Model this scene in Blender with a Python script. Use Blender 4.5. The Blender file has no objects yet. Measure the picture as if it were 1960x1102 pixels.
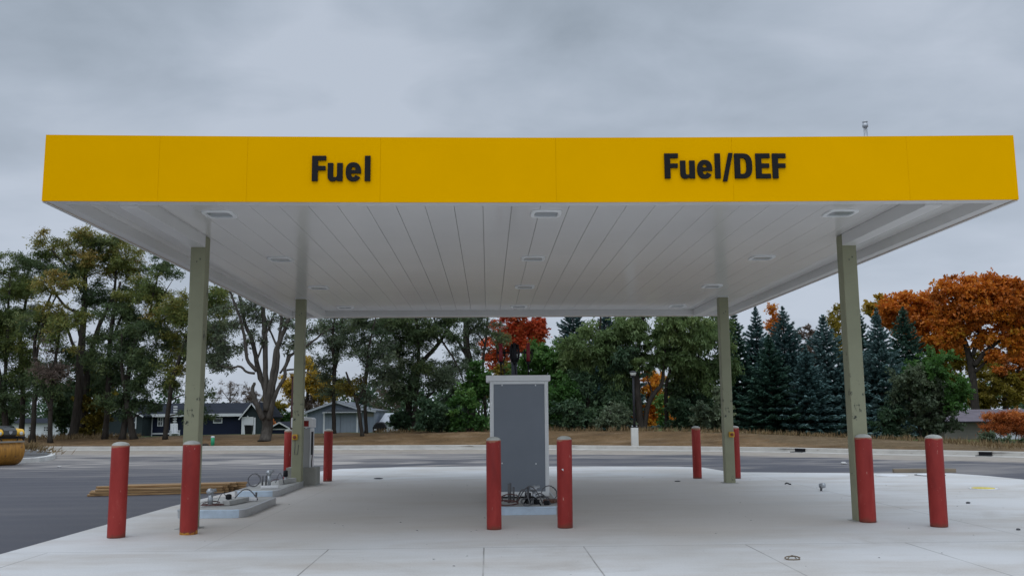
import bpy, bmesh, math, random
import numpy as np
from mathutils import Vector, Matrix, noise

R = math.radians
scene = bpy.context.scene
COL = scene.collection
rnd = random.Random(7)

# ------------------------------------------------------------------ camera
H = 1.52                      # eye height
F = 1732.84                   # focal length for a 1960 px wide picture
AX = np.array([[0.99963233, -0.02600279, -0.00768563],
               [0.00404238, -0.13736286, 0.99051255],
               [0.02681181, 0.99017943, 0.13720724]])   # right, up, forward
cd = bpy.data.cameras.new('camera')
cd.sensor_width = 36
cd.lens = 36 * F / 1960
cd.clip_start = 0.1
cd.clip_end = 3000
cam = bpy.data.objects.new('camera', cd)
COL.objects.link(cam)
cam.matrix_world = Matrix(((AX[0][0], AX[1][0], -AX[2][0], 0), (AX[0][1], AX[1][1], -AX[2][1], 0),
                           (AX[0][2], AX[1][2], -AX[2][2], H), (0, 0, 0, 1)))
scene.camera = cam


def ray(px, py):
    return AX.T @ np.array([(px - 980) / F, -(py - 551) / F, 1.0])


def at_depth(px, py, Y):        # survey of the photograph: a pixel and a distance give a place
    d = ray(px, py)
    t = Y / d[1]
    return Vector((t * d[0], Y, H + t * d[2]))


def at_ground(px, py, z=0.0):
    d = ray(px, py)
    t = (z - H) / d[2]
    return Vector((t * d[0], t * d[1], z))


# ------------------------------------------------------------------ objects
def tag(o, label=None, cat=None, group=None, kind=None):
    if label: o['label'] = label
    if cat: o['category'] = cat
    if group: o['group'] = group
    if kind: o['kind'] = kind
    return o


def empty(name, loc=(0, 0, 0), rz=0.0):
    o = bpy.data.objects.new(name, None)
    o.empty_display_size = 0.2
    o.location = loc
    o.rotation_euler.z = rz
    COL.objects.link(o)
    return o


def copy_tree(o, parent=None):
    c = o.copy()
    COL.objects.link(c)
    c.parent = parent
    for ch in o.children:
        copy_tree(ch, c)
    return c


class MB:
    """collects shapes and links them as one mesh object"""

    def __init__(self):
        self.v, self.f, self.m, self.s = [], [], [], []

    def add(self, verts, faces, mi=0, smooth=False):
        b = len(self.v)
        self.v += [tuple(x) for x in verts]
        for f in faces:
            self.f.append(tuple(i + b for i in f))
            self.m.append(mi)
            self.s.append(smooth)
        return self

    def box(self, x0, x1, y0, y1, z0, z1, mi=0):
        vs = [(x0, y0, z0), (x1, y0, z0), (x1, y1, z0), (x0, y1, z0), (x0, y0, z1), (x1, y0, z1), (x1, y1, z1), (x0, y1, z1)]
        return self.add(vs, [(0, 3, 2, 1), (4, 5, 6, 7), (0, 1, 5, 4), (1, 2, 6, 5), (2, 3, 7, 6), (3, 0, 4, 7)], mi)

    def obox(self, c, ux, uy, uz, hx, hy, hz, mi=0):
        c, ux, uy, uz = Vector(c), Vector(ux).normalized(), Vector(uy).normalized(), Vector(uz).normalized()
        vs = []
        for sz in (-1, 1):
            for sx, sy in ((-1, -1), (1, -1), (1, 1), (-1, 1)):
                vs.append(c + ux * sx * hx + uy * sy * hy + uz * sz * hz)
        return self.add(vs, [(0, 3, 2, 1), (4, 5, 6, 7), (0, 1, 5, 4), (1, 2, 6, 5), (2, 3, 7, 6), (3, 0, 4, 7)], mi)

    def prism(self, poly, z0, z1, mi=0):
        n = len(poly)
        vs = [(p[0], p[1], z0) for p in poly] + [(p[0], p[1], z1) for p in poly]
        fs = [tuple(range(n - 1, -1, -1)), tuple(range(n, 2 * n))]
        fs += [(i, (i + 1) % n, n + (i + 1) % n, n + i) for i in range(n)]
        return self.add(vs, fs, mi)

    def prism_xz(self, poly, y0, y1, mi=0):
        n = len(poly)
        vs = [(p[0], y0, p[1]) for p in poly] + [(p[0], y1, p[1]) for p in poly]
        fs = [tuple(range(n)), tuple(range(2 * n - 1, n - 1, -1))]
        fs += [((i + 1) % n, i, n + i, n + (i + 1) % n) for i in range(n)]
        return self.add(vs, fs, mi)

    def tube(self, pts, rad, n=8, mi=0, cap=True, smooth=True):
        pts = [Vector(p) for p in pts]
        if not hasattr(rad, '__len__'): rad = [rad] * len(pts)
        vs, fs = [], []
        side = None
        for i, p in enumerate(pts):
            t = (pts[min(i + 1, len(pts) - 1)] - pts[max(i - 1, 0)])
            if t.length < 1e-9: t = Vector((0, 0, 1))
            t.normalize()
            if side is None:
                side = t.cross(Vector((0.31, 0.95, 0.05)))
                if side.length < 1e-3: side = t.cross(Vector((1, 0, 0)))
            side = side - t * side.dot(t)
            side.normalize()
            up = t.cross(side)
            for k in range(n):
                a = 2 * math.pi * k / n
                vs.append(p + (side * math.cos(a) + up * math.sin(a)) * rad[i])
        for i in range(len(pts) - 1):
            for k in range(n):
                fs.append((i * n + k, i * n + (k + 1) % n, (i + 1) * n + (k + 1) % n, (i + 1) * n + k))
        if cap:
            fs.append(tuple(range(n - 1, -1, -1)))
            fs.append(tuple(range((len(pts) - 1) * n, len(pts) * n)))
        return self.add(vs, fs, mi, smooth)

    def lathe(self, prof, c=(0, 0, 0), n=24, mi=0, smooth=True):
        vs, fs = [], []
        for r, z in prof:
            for k in range(n):
                a = 2 * math.pi * k / n
                vs.append((c[0] + r * math.cos(a), c[1] + r * math.sin(a), c[2] + z))
        for i in range(len(prof) - 1):
            for k in range(n):
                fs.append((i * n + k, i * n + (k + 1) % n, (i + 1) * n + (k + 1) % n, (i + 1) * n + k))
        fs.append(tuple(range(n - 1, -1, -1)))
        fs.append(tuple(range((len(prof) - 1) * n, len(prof) * n)))
        return self.add(vs, fs, mi, smooth)

    def build(self, name, mats, parent=None, loc=None, bevel=0, rot=None):
        me = bpy.data.meshes.new(name)
        me.from_pydata(self.v, [], self.f)
        if not isinstance(mats, (list, tuple)): mats = [mats]
        for m in mats: me.materials.append(m)
        me.polygons.foreach_set('material_index', self.m)
        me.polygons.foreach_set('use_smooth', self.s)
        me.update()
        o = bpy.data.objects.new(name, me)
        COL.objects.link(o)
        if parent: o.parent = parent
        if loc is not None: o.location = loc
        if rot is not None: o.rotation_euler = rot
        if bevel:
            b = o.modifiers.new('bevel', 'BEVEL')
            b.width = bevel
            b.segments = 2
            b.limit_method = 'ANGLE'
            b.angle_limit = R(40)
        return o


# ------------------------------------------------------------------ materials
class NT:
    def __init__(self, name):
        self.mat = bpy.data.materials.new(name)
        self.mat.use_nodes = True
        self.t = self.mat.node_tree
        self.b = self.t.nodes['Principled BSDF']
        self.co = None

    def n(self, typ, **kw):
        x = self.t.nodes.new(typ)
        for k, v in kw.items(): setattr(x, k, v)
        return x

    def l(self, a, b): self.t.links.new(a, b)

    def obj(self):
        if self.co is None: self.co = self.n('ShaderNodeTexCoord').outputs['Object']
        return self.co

    def noise(self, scale, detail=4, rough=.55, stretch=None, coord=None, dist=0):
        x = self.n('ShaderNodeTexNoise')
        x.inputs['Scale'].default_value = scale
        x.inputs['Detail'].default_value = detail
        x.inputs['Roughness'].default_value = rough
        x.inputs['Distortion'].default_value = dist
        c = coord or self.obj()
        if stretch:
            m = self.n('ShaderNodeMapping')
            m.inputs['Scale'].default_value = stretch
            self.l(c, m.inputs['Vector'])
            c = m.outputs[0]
        self.l(c, x.inputs['Vector'])
        return x.outputs['Fac']

    def ramp(self, fac, stops, interp='LINEAR'):
        x = self.n('ShaderNodeValToRGB')
        cr = x.color_ramp
        cr.interpolation = interp
        while len(cr.elements) < len(stops): cr.elements.new(0.5)
        for e, (p, c) in zip(cr.elements, stops):
            e.position = p
            e.color = (*c, 1) if hasattr(c, '__len__') else (c, c, c, 1)
        self.l(fac, x.inputs['Fac'])
        return x.outputs['Color']

    def mix(self, fac, a, b, mode='MIX'):
        x = self.n('ShaderNodeMix', data_type='RGBA', blend_type=mode)
        for s, v in ((x.inputs[0], fac), (x.inputs[6], a), (x.inputs[7], b)):
            if hasattr(v, 'node'): self.l(v, s)
            elif hasattr(v, '__len__'): s.default_value = (*v, 1)
            else: s.default_value = v
        return x.outputs[2]

    def math(self, op, a, b=0.0, c=0.0):
        x = self.n('ShaderNodeMath', operation=op)
        for s, v in zip(x.inputs, (a, b, c)):
            if hasattr(v, 'node'): self.l(v, s)
            else: s.default_value = v
        return x.outputs[0]

    def bump(self, h, strength=.3, dist=.02):
        x = self.n('ShaderNodeBump')
        x.inputs['Strength'].default_value = strength
        x.inputs['Distance'].default_value = dist
        self.l(h, x.inputs['Height'])
        self.l(x.outputs[0], self.b.inputs['Normal'])

    def done(self, col=None, rough=.6, metal=0, spec=None):
        if col is not None:
            if hasattr(col, 'node'): self.l(col, self.b.inputs['Base Color'])
            else: self.b.inputs['Base Color'].default_value = (*col, 1)
        if hasattr(rough, 'node'): self.l(rough, self.b.inputs['Roughness'])
        else: self.b.inputs['Roughness'].default_value = rough
        self.b.inputs['Metallic'].default_value = metal
        if spec is not None: self.b.inputs['Specular IOR Level'].default_value = spec
        return self.mat


def paint(name, col, rough=.5, var=.12, scale=3.0, metal=0, bump=0, bscale=60, spec=None, scuff=None, scuff_amt=.62, stretch=None):
    t = NT(name)
    nz = t.noise(scale, 5, .6, stretch)
    lo = tuple(c * (1 - var) for c in col)
    hi = tuple(min(1, c * (1 + var)) for c in col)
    c = t.ramp(nz, [(.3, lo), (.7, hi)])
    if scuff:
        s = t.noise(5.5, 6, .72, (1, 1, .6))
        c = t.mix(t.ramp(s, [(scuff_amt, 0), (scuff_amt + .05, 1)]), c, scuff)
    if bump: t.bump(t.noise(bscale, 4, .6), bump, .01)
    return t.done(c, rough, metal, spec)


M = {}
M['yellow'] = paint('yellow_panel', (.815, .41, .0), .7, .025, 1.2, spec=.0)
M['yellow_back'] = paint('yellow_joint', (.60, .30, .002), .7, .03)
M['letter'] = paint('black_letter', (.010, .010, .011), .5, .2, spec=.15)
M['ceiling'] = paint('white_ceiling_metal', (.715, .70, .68), .16, .03, .8)
M['soffit'] = paint('white_soffit_metal', (.71, .70, .685), .30, .03, .8)
M['groove'] = paint('ceiling_gap', (.42, .42, .42), .8, .1)
M['roof_top'] = paint('grey_roof_membrane', (.3, .3, .3), .8, .1)
M['column'] = paint('olive_column_paint', (.285, .285, .185), .5, .08, 2.5, spec=.3, scuff=(.035, .037, .03), scuff_amt=.605)
M['lens'] = paint('grey_lens', (.30, .33, .34), .15, .05)
M['white_trim'] = paint('white_trim', (.86, .87, .87), .35, .04)
M['galv'] = paint('galvanised_steel', (.42, .44, .46), .4, .15, 12, metal=.7)
M['dark_metal'] = paint('dark_metal', (.022, .022, .026), .5, .25, 8, spec=.2)
M['black'] = paint('black_plastic', (.010, .010, .012), .5, .2, 8, spec=.2)
M['cable_red'] = paint('red_brown_cable', (.10, .04, .035), .55, .2, 8)
M['cable_grey'] = paint('grey_cable', (.12, .12, .125), .5, .2, 8)
M['panel_grey'] = paint('blue_grey_panel', (.205, .228, .258), .55, .05, 2, spec=.3)
M['frame_grey'] = paint('light_grey_frame', (.76, .77, .76), .5, .05, 2)
M['rust'] = paint('rusty_steel', (.14, .06, .035), .7, .35, 6, bump=.3)
M['blue_film'] = paint('pale_blue_film', (.50, .60, .70), .35, .12, 5, scuff=(.12, .14, .17), scuff_amt=.66)
M['steel_band'] = paint('steel_island_band', (.46, .47, .48), .33, .12, 5, metal=.6, scuff=(.1, .08, .06), scuff_amt=.66)
M['island_conc'] = paint('island_concrete', (.40, .395, .375), .85, .12, 4, bump=.3)
M['pedestal_conc'] = paint('pedestal_concrete', (.27, .265, .235), .85, .12, 4, bump=.4)
M['disp_grey'] = paint('dispenser_grey', (.34, .34, .33), .45, .05, 3)
M['disp_white'] = paint('dispenser_white', (.75, .75, .75), .35, .04, 3)
M['red_screen'] = paint('red_screen', (.20, .012, .012), .3, .5, 14)
M['red_spool'] = paint('red_spool', (.22, .012, .02), .4, .15)
M['estop_yellow'] = paint('button_box_yellow', (.62, .34, .02), .45, .08)
M['estop_red'] = paint('button_dull_red', (.23, .05, .02), .5, .1)
M['roller_yellow'] = paint('machine_yellow', (.72, .40, .02), .4, .1, 4)
M['drum'] = paint('rusty_yellow_drum', (.36, .165, .022), .5, .35, 3, stretch=(6, .6, 6), scuff=(.14, .07, .03), scuff_amt=.60)
M['tire'] = paint('rubber', (.02, .02, .02), .8, .2)
M['glass'] = paint('dark_window_glass', (.02, .025, .03), .08, .2)
M['lamp_glass'] = paint('clear_lamp_glass', (.55, .56, .52), .2, .05)
M['white_paint'] = paint('white_house_paint', (.56, .57, .58), .6, .05, spec=.2)
M['navy'] = None
M['conc_block'] = paint('white_lamp_base', (.62, .62, .58), .85, .06, 4, bump=.3)
M['green_plastic'] = paint('green_pipe', (.03, .35, .17), .45, .1)
M['stone'] = paint('pale_stone', (.55, .54, .52), .85, .1, 5, bump=.5)
M['dark_stone'] = paint('dark_stone', (.07, .07, .075), .8, .2, 5, bump=.5)
M['cover_yellow'] = paint('yellow_lid', (.62, .50, .06), .55, .25, 14)
M['lid_white'] = paint('white_lid', (.70, .71, .72), .5, .08)
M['lid_grey'] = paint('grey_lid', (.13, .135, .14), .6, .45, 18)


def bollard_mat():
    t = NT('faded_red_bollard')
    info = t.n('ShaderNodeObjectInfo')
    off = t.n('ShaderNodeVectorMath', operation='ADD')
    t.l(t.obj(), off.inputs[0])
    sc = t.math('MULTIPLY', info.outputs['Random'], 37.0)
    t.l(sc, off.inputs[1])
    co = off.outputs[0]
    n1 = t.noise(3.2, 6, .62, (1, 1, .3), co)
    c = t.ramp(n1, [(.25, (.19, .018, .015)), (.47, (.285, .029, .024)), (.6, (.34, .040, .033)), (.78, (.44, .115, .095))])
    n2 = t.noise(20, 5, .7, (1, 1, .35), co)
    c = t.mix(t.ramp(n2, [(.655, 0), (.70, .7)]), c, (.55, .34, .28))
    sep = t.n('ShaderNodeSeparateXYZ')
    t.l(t.obj(), sep.inputs[0])
    edge = t.math('ADD', sep.outputs['Z'], t.math('MULTIPLY', t.noise(9, 3, .6, None, co), .14))
    c = t.mix(t.ramp(edge, [(.085, .8), (.14, 0)]), c, (.17, .055, .035))
    e2 = t.math('ADD', sep.outputs['Z'], t.math('MULTIPLY', t.math('SUBTRACT', t.noise(3.5, 3, .6, None, co), .5), .16))
    top = t.ramp(e2, [(.0, 0), (.5, 0)])
    mr = t.n('ShaderNodeMapRange')
    mr.inputs['From Min'].default_value = 1.13
    mr.inputs['From Max'].default_value = 1.15
    t.l(e2, mr.inputs['Value'])
    c = t.mix(t.math('MULTIPLY', mr.outputs[0], .7), c, (.40, .24, .15))
    return t.done(c, t.ramp(n1, [(.3, .45), (.7, .65)]), spec=.22)


M['bollard'] = bollard_mat()
M['cap'] = paint('worn_cap', (.44, .44, .40), .85, .18, 9, bump=.5)


def concrete_pad_mat():
    t = NT('broom_finished_concrete')
    co = t.obj()
    big = t.noise(.32, 5, .55)
    c = t.ramp(big, [(.32, (.48, .465, .44)), (.5, (.555, .55, .54)), (.7, (.62, .62, .62))])
    st = t.noise(.75, 6, .65, (.5, 1.3, 1))
    c = t.mix(t.ramp(st, [(.46, 0), (.68, .6)]), c, (.42, .37, .315))
    st2 = t.noise(1.6, 7, .7, (.22, 1.1, 1), dist=.6)
    c = t.mix(t.ramp(st2, [(.5, 0), (.7, .45)]), c, (.66, .66, .655))
    st3 = t.noise(.5, 6, .7, (.7, .9, 1), dist=1.2)
    c = t.mix(t.ramp(st3, [(.56, 0), (.74, .5)]), c, (.34, .30, .255))
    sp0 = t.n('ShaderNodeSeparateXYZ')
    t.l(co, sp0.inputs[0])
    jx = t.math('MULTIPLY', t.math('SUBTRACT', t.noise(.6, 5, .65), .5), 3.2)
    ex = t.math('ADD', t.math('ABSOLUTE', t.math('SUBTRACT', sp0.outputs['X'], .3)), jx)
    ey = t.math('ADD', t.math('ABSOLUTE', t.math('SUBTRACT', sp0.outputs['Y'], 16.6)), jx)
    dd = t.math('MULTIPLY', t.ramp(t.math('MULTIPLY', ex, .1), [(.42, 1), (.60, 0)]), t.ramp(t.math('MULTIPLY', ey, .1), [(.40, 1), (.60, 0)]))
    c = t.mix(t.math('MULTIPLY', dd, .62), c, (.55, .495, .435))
    fine = t.noise(46, 4, .7)
    c = t.mix(.16, c, t.ramp(fine, [(.3, .22), (.7, .8)]), 'OVERLAY')
    speck = t.noise(17, 2, .5)
    c = t.mix(t.ramp(speck, [(.755, 0), (.77, .7)]), c, (.10, .09, .08))
    sep = t.n('ShaderNodeSeparateXYZ')
    t.l(co, sep.inputs[0])
    wob = t.math('MULTIPLY', t.math('SUBTRACT', t.noise(1.2, 3), .5), .012)
    X = t.math('ADD', sep.outputs['X'], wob)
    Yc = t.math('ADD', sep.outputs['Y'], wob)
    m = None
    front = t.math('LESS_THAN', Yc, 10.72)
    for cc in (-5.0, -1.83, -.055, 1.09, 2.97, 4.84, 8.6):
        e = t.math('COMPARE', X, cc, .0085)
        m = e if m is None else t.math('MAXIMUM', m, e)
    m = t.math('MULTIPLY', m, front)
    for cc in (4.6, 10.72): m = t.math('MAXIMUM', m, t.math('COMPARE', Yc, cc, .0085))
    m = t.math('MAXIMUM', m, t.math('MULTIPLY', t.math('COMPARE', X, 6.5, .009), .8))
    m = t.math('MAXIMUM', m, t.math('MULTIPLY', t.math('COMPARE', X, -3.35, .009), t.math('MULTIPLY', t.math('GREATER_THAN', Yc, 10.72), .35)))
    wide = t.noise(.9, 3)
    m = t.math('MULTIPLY', m, t.ramp(wide, [(.3, .25), (.6, .75)]))
    c = t.mix(m, c, (.16, .15, .135))
    t.bump(t.noise(130, 3, .6, (1, .15, 1)), .12, .006)
    return t.done(c, .78)


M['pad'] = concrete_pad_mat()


def asphalt_mat():
    t = NT('dusty_asphalt')
    fine = t.noise(60, 3, .7)
    c = t.ramp(fine, [(.3, (.032, .032, .042)), (.7, (.066, .065, .080))])
    at = t.n('ShaderNodeAttribute', attribute_name='dust')
    dust = at.outputs['Fac']
    sw = t.noise(.2, 6, .6, (.6, 1.0, 1), dist=.8)
    sw2 = t.noise(.62, 5, .62, (.3, 1.0, 1), dist=.5)
    sw3 = t.noise(.16, 4, .6, (1, 1, 1))
    line = t.math('MULTIPLY', t.ramp(sw2, [(.46, 0), (.60, 1)]), t.ramp(sw3, [(.36, .2), (.54, 1)]))
    a = t.math('MULTIPLY', t.math('MULTIPLY', t.ramp(sw, [(.42, 0), (.6, 1)]), dust), dust)
    w = t.n('ShaderNodeTexWave', wave_type='RINGS', rings_direction='Z')
    w.inputs['Scale'].default_value = .34
    w.inputs['Distortion'].default_value = 4
    w.inputs['Detail'].default_value = 4
    w.inputs['Detail Scale'].default_value = .5
    mp = t.n('ShaderNodeMapping')
    mp.inputs['Location'].default_value = (4.2, -33, 0)
    mp.inputs['Scale'].default_value = (.40, 1.1, 1)
    t.l(t.obj(), mp.inputs['Vector'])
    t.l(mp.outputs[0], w.inputs['Vector'])
    sepx = t.n('ShaderNodeSeparateXYZ')
    t.l(t.obj(), sepx.inputs[0])
    lft = t.ramp(t.math('MULTIPLY_ADD', sepx.outputs['X'], -.05, .3), [(.15, .12), (.6, 1)])
    b = t.math('MULTIPLY', t.math('MULTIPLY', t.ramp(w.outputs['Fac'], [(.5, 0), (.9, 1)]), lft), t.math('MULTIPLY', dust, t.ramp(sw2, [(.3, .1), (.62, 1)])))
    d2 = t.math('ADD', t.math('MULTIPLY', t.math('MULTIPLY', line, dust), .66), t.math('ADD', t.math('MULTIPLY', t.math('MULTIPLY', a, lft), .75), t.math('MULTIPLY', b, .95)))
    d2 = t.math('MINIMUM', d2, .9)
    c = t.mix(d2, c, (.37, .335, .30))
    gut = t.n('ShaderNodeAttribute', attribute_name='gutter').outputs['Fac']
    g2 = t.math('ADD', gut, t.math('MULTIPLY', t.math('SUBTRACT', sw2, .5), 1.1))
    c = t.mix(t.ramp(g2, [(.42, 0), (.66, .93)]), c, t.ramp(t.noise(2.5, 5, .6), [(.3, (.27, .225, .18)), (.7, (.37, .325, .27))]))
    t.bump(fine, .25, .01)
    return t.done(c, t.ramp(d2, [(0, .62), (1, .9)]))


M['asphalt'] = asphalt_mat()


def terrain_mat():
    t = NT('bare_dirt_and_lawn')
    n1 = t.noise(.5, 7, .65)
    n2 = t.noise(6, 5, .7)
    dirt = t.ramp(n1, [(.3, (.10, .060, .026)), (.52, (.18, .108, .048)), (.72, (.29, .19, .105))])
    dirt = t.mix(.35, dirt, t.ramp(n2, [(.35, .18), (.7, .85)]), 'OVERLAY')
    lawn = t.ramp(t.noise(3, 5, .6), [(.3, (.045, .085, .018)), (.7, (.09, .14, .035))])
    dry = t.ramp(t.noise(4, 5, .65), [(.3, (.10, .066, .034)), (.7, (.21, .145, .075))])
    a = t.n('ShaderNodeAttribute', attribute_name='lawn').outputs['Fac']
    d = t.n('ShaderNodeAttribute', attribute_name='dry').outputs['Fac']
    jit = t.math('MULTIPLY', t.math('SUBTRACT', t.noise(1.5, 5, .7), .5), .9)
    c = t.mix(t.ramp(t.math('ADD', d, jit), [(.42, 0), (.58, 1)]), dirt, dry)
    c = t.mix(t.ramp(t.math('ADD', a, jit), [(.45, 0), (.55, 1)]), c, lawn)
    w = t.n('ShaderNodeTexWave', wave_type='BANDS', bands_direction='DIAGONAL')
    w.inputs['Scale'].default_value = 1.5
    w.inputs['Distortion'].default_value = 2.2
    w.inputs['Detail'].default_value = 2
    t.l(t.obj(), w.inputs['Vector'])
    st = t.noise(.9, 5, .65, (.35, 1.3, 1))
    c = t.mix(t.ramp(st, [(.52, 0), (.68, .45)]), c, (.33, .24, .15))
    c = t.mix(t.math('MULTIPLY', w.outputs['Fac'], .22), c, (.085, .055, .03))
    hh = t.math('ADD', t.math('MULTIPLY', w.outputs['Fac'], .5), n2)
    t.bump(hh, .9, .12)
    return t.done(c, .95, spec=.2)


M['terrain'] = terrain_mat()


def kerb_mat(name, col):
    t = NT(name)
    n1 = t.noise(1.1, 6, .65)
    c = t.ramp(n1, [(.3, tuple(x * .8 for x in col)), (.7, tuple(x * 1.1 for x in col))])
    c = t.mix(t.ramp(t.noise(5, 6, .7, (.4, 1, 2.2)), [(.58, 0), (.72, .7)]), c, (.2, .16, .12))
    t.bump(t.noise(30, 4), .2, .01)
    return t.done(c, .85)


M['kerb'] = kerb_mat('road_kerb_concrete', (.45, .43, .39))
M['kerb_new'] = kerb_mat('new_kerb_concrete', (.62, .61, .58))


def wood_mat():
    t = NT('stained_pine_board')
    info = t.n('ShaderNodeObjectInfo')
    off = t.n('ShaderNodeVectorMath', operation='ADD')
    t.l(t.obj(), off.inputs[0])
    t.l(t.math('MULTIPLY', info.outputs['Random'], 51.0), off.inputs[1])
    g = t.noise(5, 6, .65, (.22, 3, 3), off.outputs[0], .6)
    c = t.ramp(g, [(.28, (.14, .075, .03)), (.5, (.31, .185, .08)), (.75, (.44, .30, .16))])
    kn = t.noise(2.4, 3, .5, (.6, 1, 1), off.outputs[0])
    c = t.mix(t.ramp(kn, [(.66, 0), (.72, .8)]), c, (.10, .055, .02))
    t.bump(g, .2, .01)
    return t.done(c, .75)


M['wood'] = wood_mat()


def siding(name, col, width=.2, vertical=False, rough=.6, depth=.5):
    t = NT(name)
    sep = t.n('ShaderNodeSeparateXYZ')
    t.l(t.obj(), sep.inputs[0])
    ax = sep.outputs['X'] if vertical else sep.outputs['Z']
    fr = t.math('FRACT', t.math('DIVIDE', ax, width))
    n1 = t.noise(1.2, 5, .6)
    c = t.ramp(n1, [(.3, tuple(x * .88 for x in col)), (.7, tuple(x * 1.1 for x in col))])
    c = t.mix(t.ramp(fr, [(.0, depth), (.10, 0)]), c, tuple(x * .35 for x in col))
    return t.done(c, rough, spec=.12)


M['navy'] = siding('navy_lap_siding', (.013, .018, .038), .18)
M['slate_siding'] = siding('dark_slate_siding', (.026, .036, .038), .18)
M['barn'] = siding('grey_steel_siding', (.185, .215, .26), .28, True, .5)
M['barn_door'] = siding('grey_sliding_door', (.205, .235, .275), .28, True, .5)
M['tan_wall'] = siding('drab_block_wall', (.20, .19, .16), .2)
M['white_wall'] = siding('white_siding', (.66, .68, .70), .2)


def shingle(name, col):
    t = NT(name)
    b = t.n('ShaderNodeTexBrick')
    b.inputs['Scale'].default_value = 1.0
    b.inputs['Brick Width'].default_value = .35
    b.inputs['Row Height'].default_value = .16
    b.inputs['Mortar Size'].default_value = .012
    for k, f in (('Color1', .8), ('Color2', 1.2), ('Mortar', .5)):
        b.inputs[k].default_value = (*[x * f for x in col], 1)
    t.l(t.obj(), b.inputs['Vector'])
    c = t.mix(.5, b.outputs['Color'], t.ramp(t.noise(1.5, 5), [(.3, tuple(x * .8 for x in col)), (.7, tuple(x * 1.2 for x in col))]))
    return t.done(c, .9, spec=.1)


M['shingle'] = shingle('charcoal_shingles', (.022, .026, .036))
M['shingle_mauve'] = shingle('grey_mauve_shingles', (.165, .145, .165))
M['metal_roof'] = paint('pale_metal_roof', (.36, .38, .41), .5, .08)
M['barn_roof'] = paint('dark_steel_roof', (.07, .08, .095), .45, .1)


def bark_mat(name, col):
    t = NT(name)
    n1 = t.noise(7, 6, .7, (1, 1, .25))
    c = t.ramp(n1, [(.3, tuple(x * .5 for x in col)), (.7, tuple(x * 1.35 for x in col))])
    t.bump(n1, .6, .05)
    return t.done(c, .95, spec=.1)


M['bark'] = bark_mat('dark_bark', (.05, .043, .036))
M['bark_grey'] = bark_mat('grey_bark', (.085, .075, .064))
M['bark_twig'] = bark_mat('pale_twigs', (.14, .12, .11))


def leaf_mat(name, stops, trans=.4):
    t = NT(name)
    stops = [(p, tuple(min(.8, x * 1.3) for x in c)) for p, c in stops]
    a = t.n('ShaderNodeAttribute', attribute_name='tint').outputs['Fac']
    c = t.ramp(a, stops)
    t.t.nodes.remove(t.b)
    d = t.n('ShaderNodeBsdfDiffuse')
    tr = t.n('ShaderNodeBsdfTranslucent')
    g = t.n('ShaderNodeBsdfGlossy')
    g.inputs['Roughness'].default_value = .5
    g.inputs['Color'].default_value = (.5, .5, .5, 1)
    mx = t.n('ShaderNodeMixShader')
    mx.inputs[0].default_value = trans
    mx2 = t.n('ShaderNodeMixShader')
    mx2.inputs[0].default_value = .035
    t.l(c, d.inputs['Color'])
    t.l(c, tr.inputs['Color'])
    t.l(d.outputs[0], mx.inputs[1])
    t.l(tr.outputs[0], mx.inputs[2])
    t.l(mx.outputs[0], mx2.inputs[1])
    t.l(g.outputs[0], mx2.inputs[2])
    out = [x for x in t.t.nodes if x.type == 'OUTPUT_MATERIAL'][0]
    t.l(mx2.outputs[0], out.inputs['Surface'])
    return t.mat


L = {
    'locust': leaf_mat('locust_leaf', [(0, (.050, .078, .026)), (.45, (.115, .150, .040)), (.75, (.205, .195, .045)), (1, (.29, .20, .055))]),
    'locust_dark': leaf_mat('dark_locust_leaf', [(0, (.040, .068, .032)), (.5, (.088, .128, .052)), (.85, (.15, .175, .06)), (1, (.20, .175, .055))]),
    'grey_green': leaf_mat('grey_green_leaf', [(0, (.058, .084, .050)), (.5, (.118, .150, .085)), (1, (.20, .225, .12))]),
    'bright': leaf_mat('fresh_green_leaf', [(0, (.026, .066, .016)), (.5, (.056, .132, .028)), (1, (.12, .205, .048))]),
    'willow': leaf_mat('willow_leaf', [(0, (.052, .088, .030)), (.5, (.115, .170, .058)), (1, (.21, .255, .09))]),
    'deep': leaf_mat('deep_green_leaf', [(0, (.018, .040, .022)), (.5, (.042, .080, .040)), (1, (.09, .14, .06))]),
    'red': leaf_mat('red_maple_leaf', [(0, (.24, .034, .014)), (.5, (.46, .075, .026)), (1, (.54, .18, .05))]),
    'orange': leaf_mat('orange_oak_leaf', [(0, (.22, .072, .014)), (.45, (.46, .135, .016)), (.8, (.54, .21, .02)), (1, (.50, .29, .03))]),
    'rust': leaf_mat('rusty_sumac_leaf', [(0, (.20, .055, .016)), (.5, (.38, .11, .025)), (1, (.50, .19, .045))]),
    'yellow': leaf_mat('yellow_leaf', [(0, (.22, .14, .02)), (.5, (.42, .28, .035)), (1, (.56, .41, .06))]),
    'olive_yellow': leaf_mat('olive_yellow_leaf', [(0, (.09, .075, .012)), (.5, (.20, .155, .02)), (1, (.32, .24, .03))]),
    'brown': leaf_mat('thin_brown_leaf', [(0, (.10, .075, .06)), (1, (.20, .15, .12))]),
    'blue': leaf_mat('blue_spruce_needle', [(0, (.030, .066, .062)), (.5, (.085, .150, .145)), (1, (.20, .285, .275))], .1),
    'spruce': leaf_mat('green_spruce_needle', [(0, (.020, .052, .038)), (.5, (.056, .112, .080)), (1, (.125, .20, .14))], .1),
    'straw': leaf_mat('dry_straw', [(0, (.10, .065, .03)), (.5, (.17, .115, .055)), (1, (.28, .21, .11))]),
}

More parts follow.
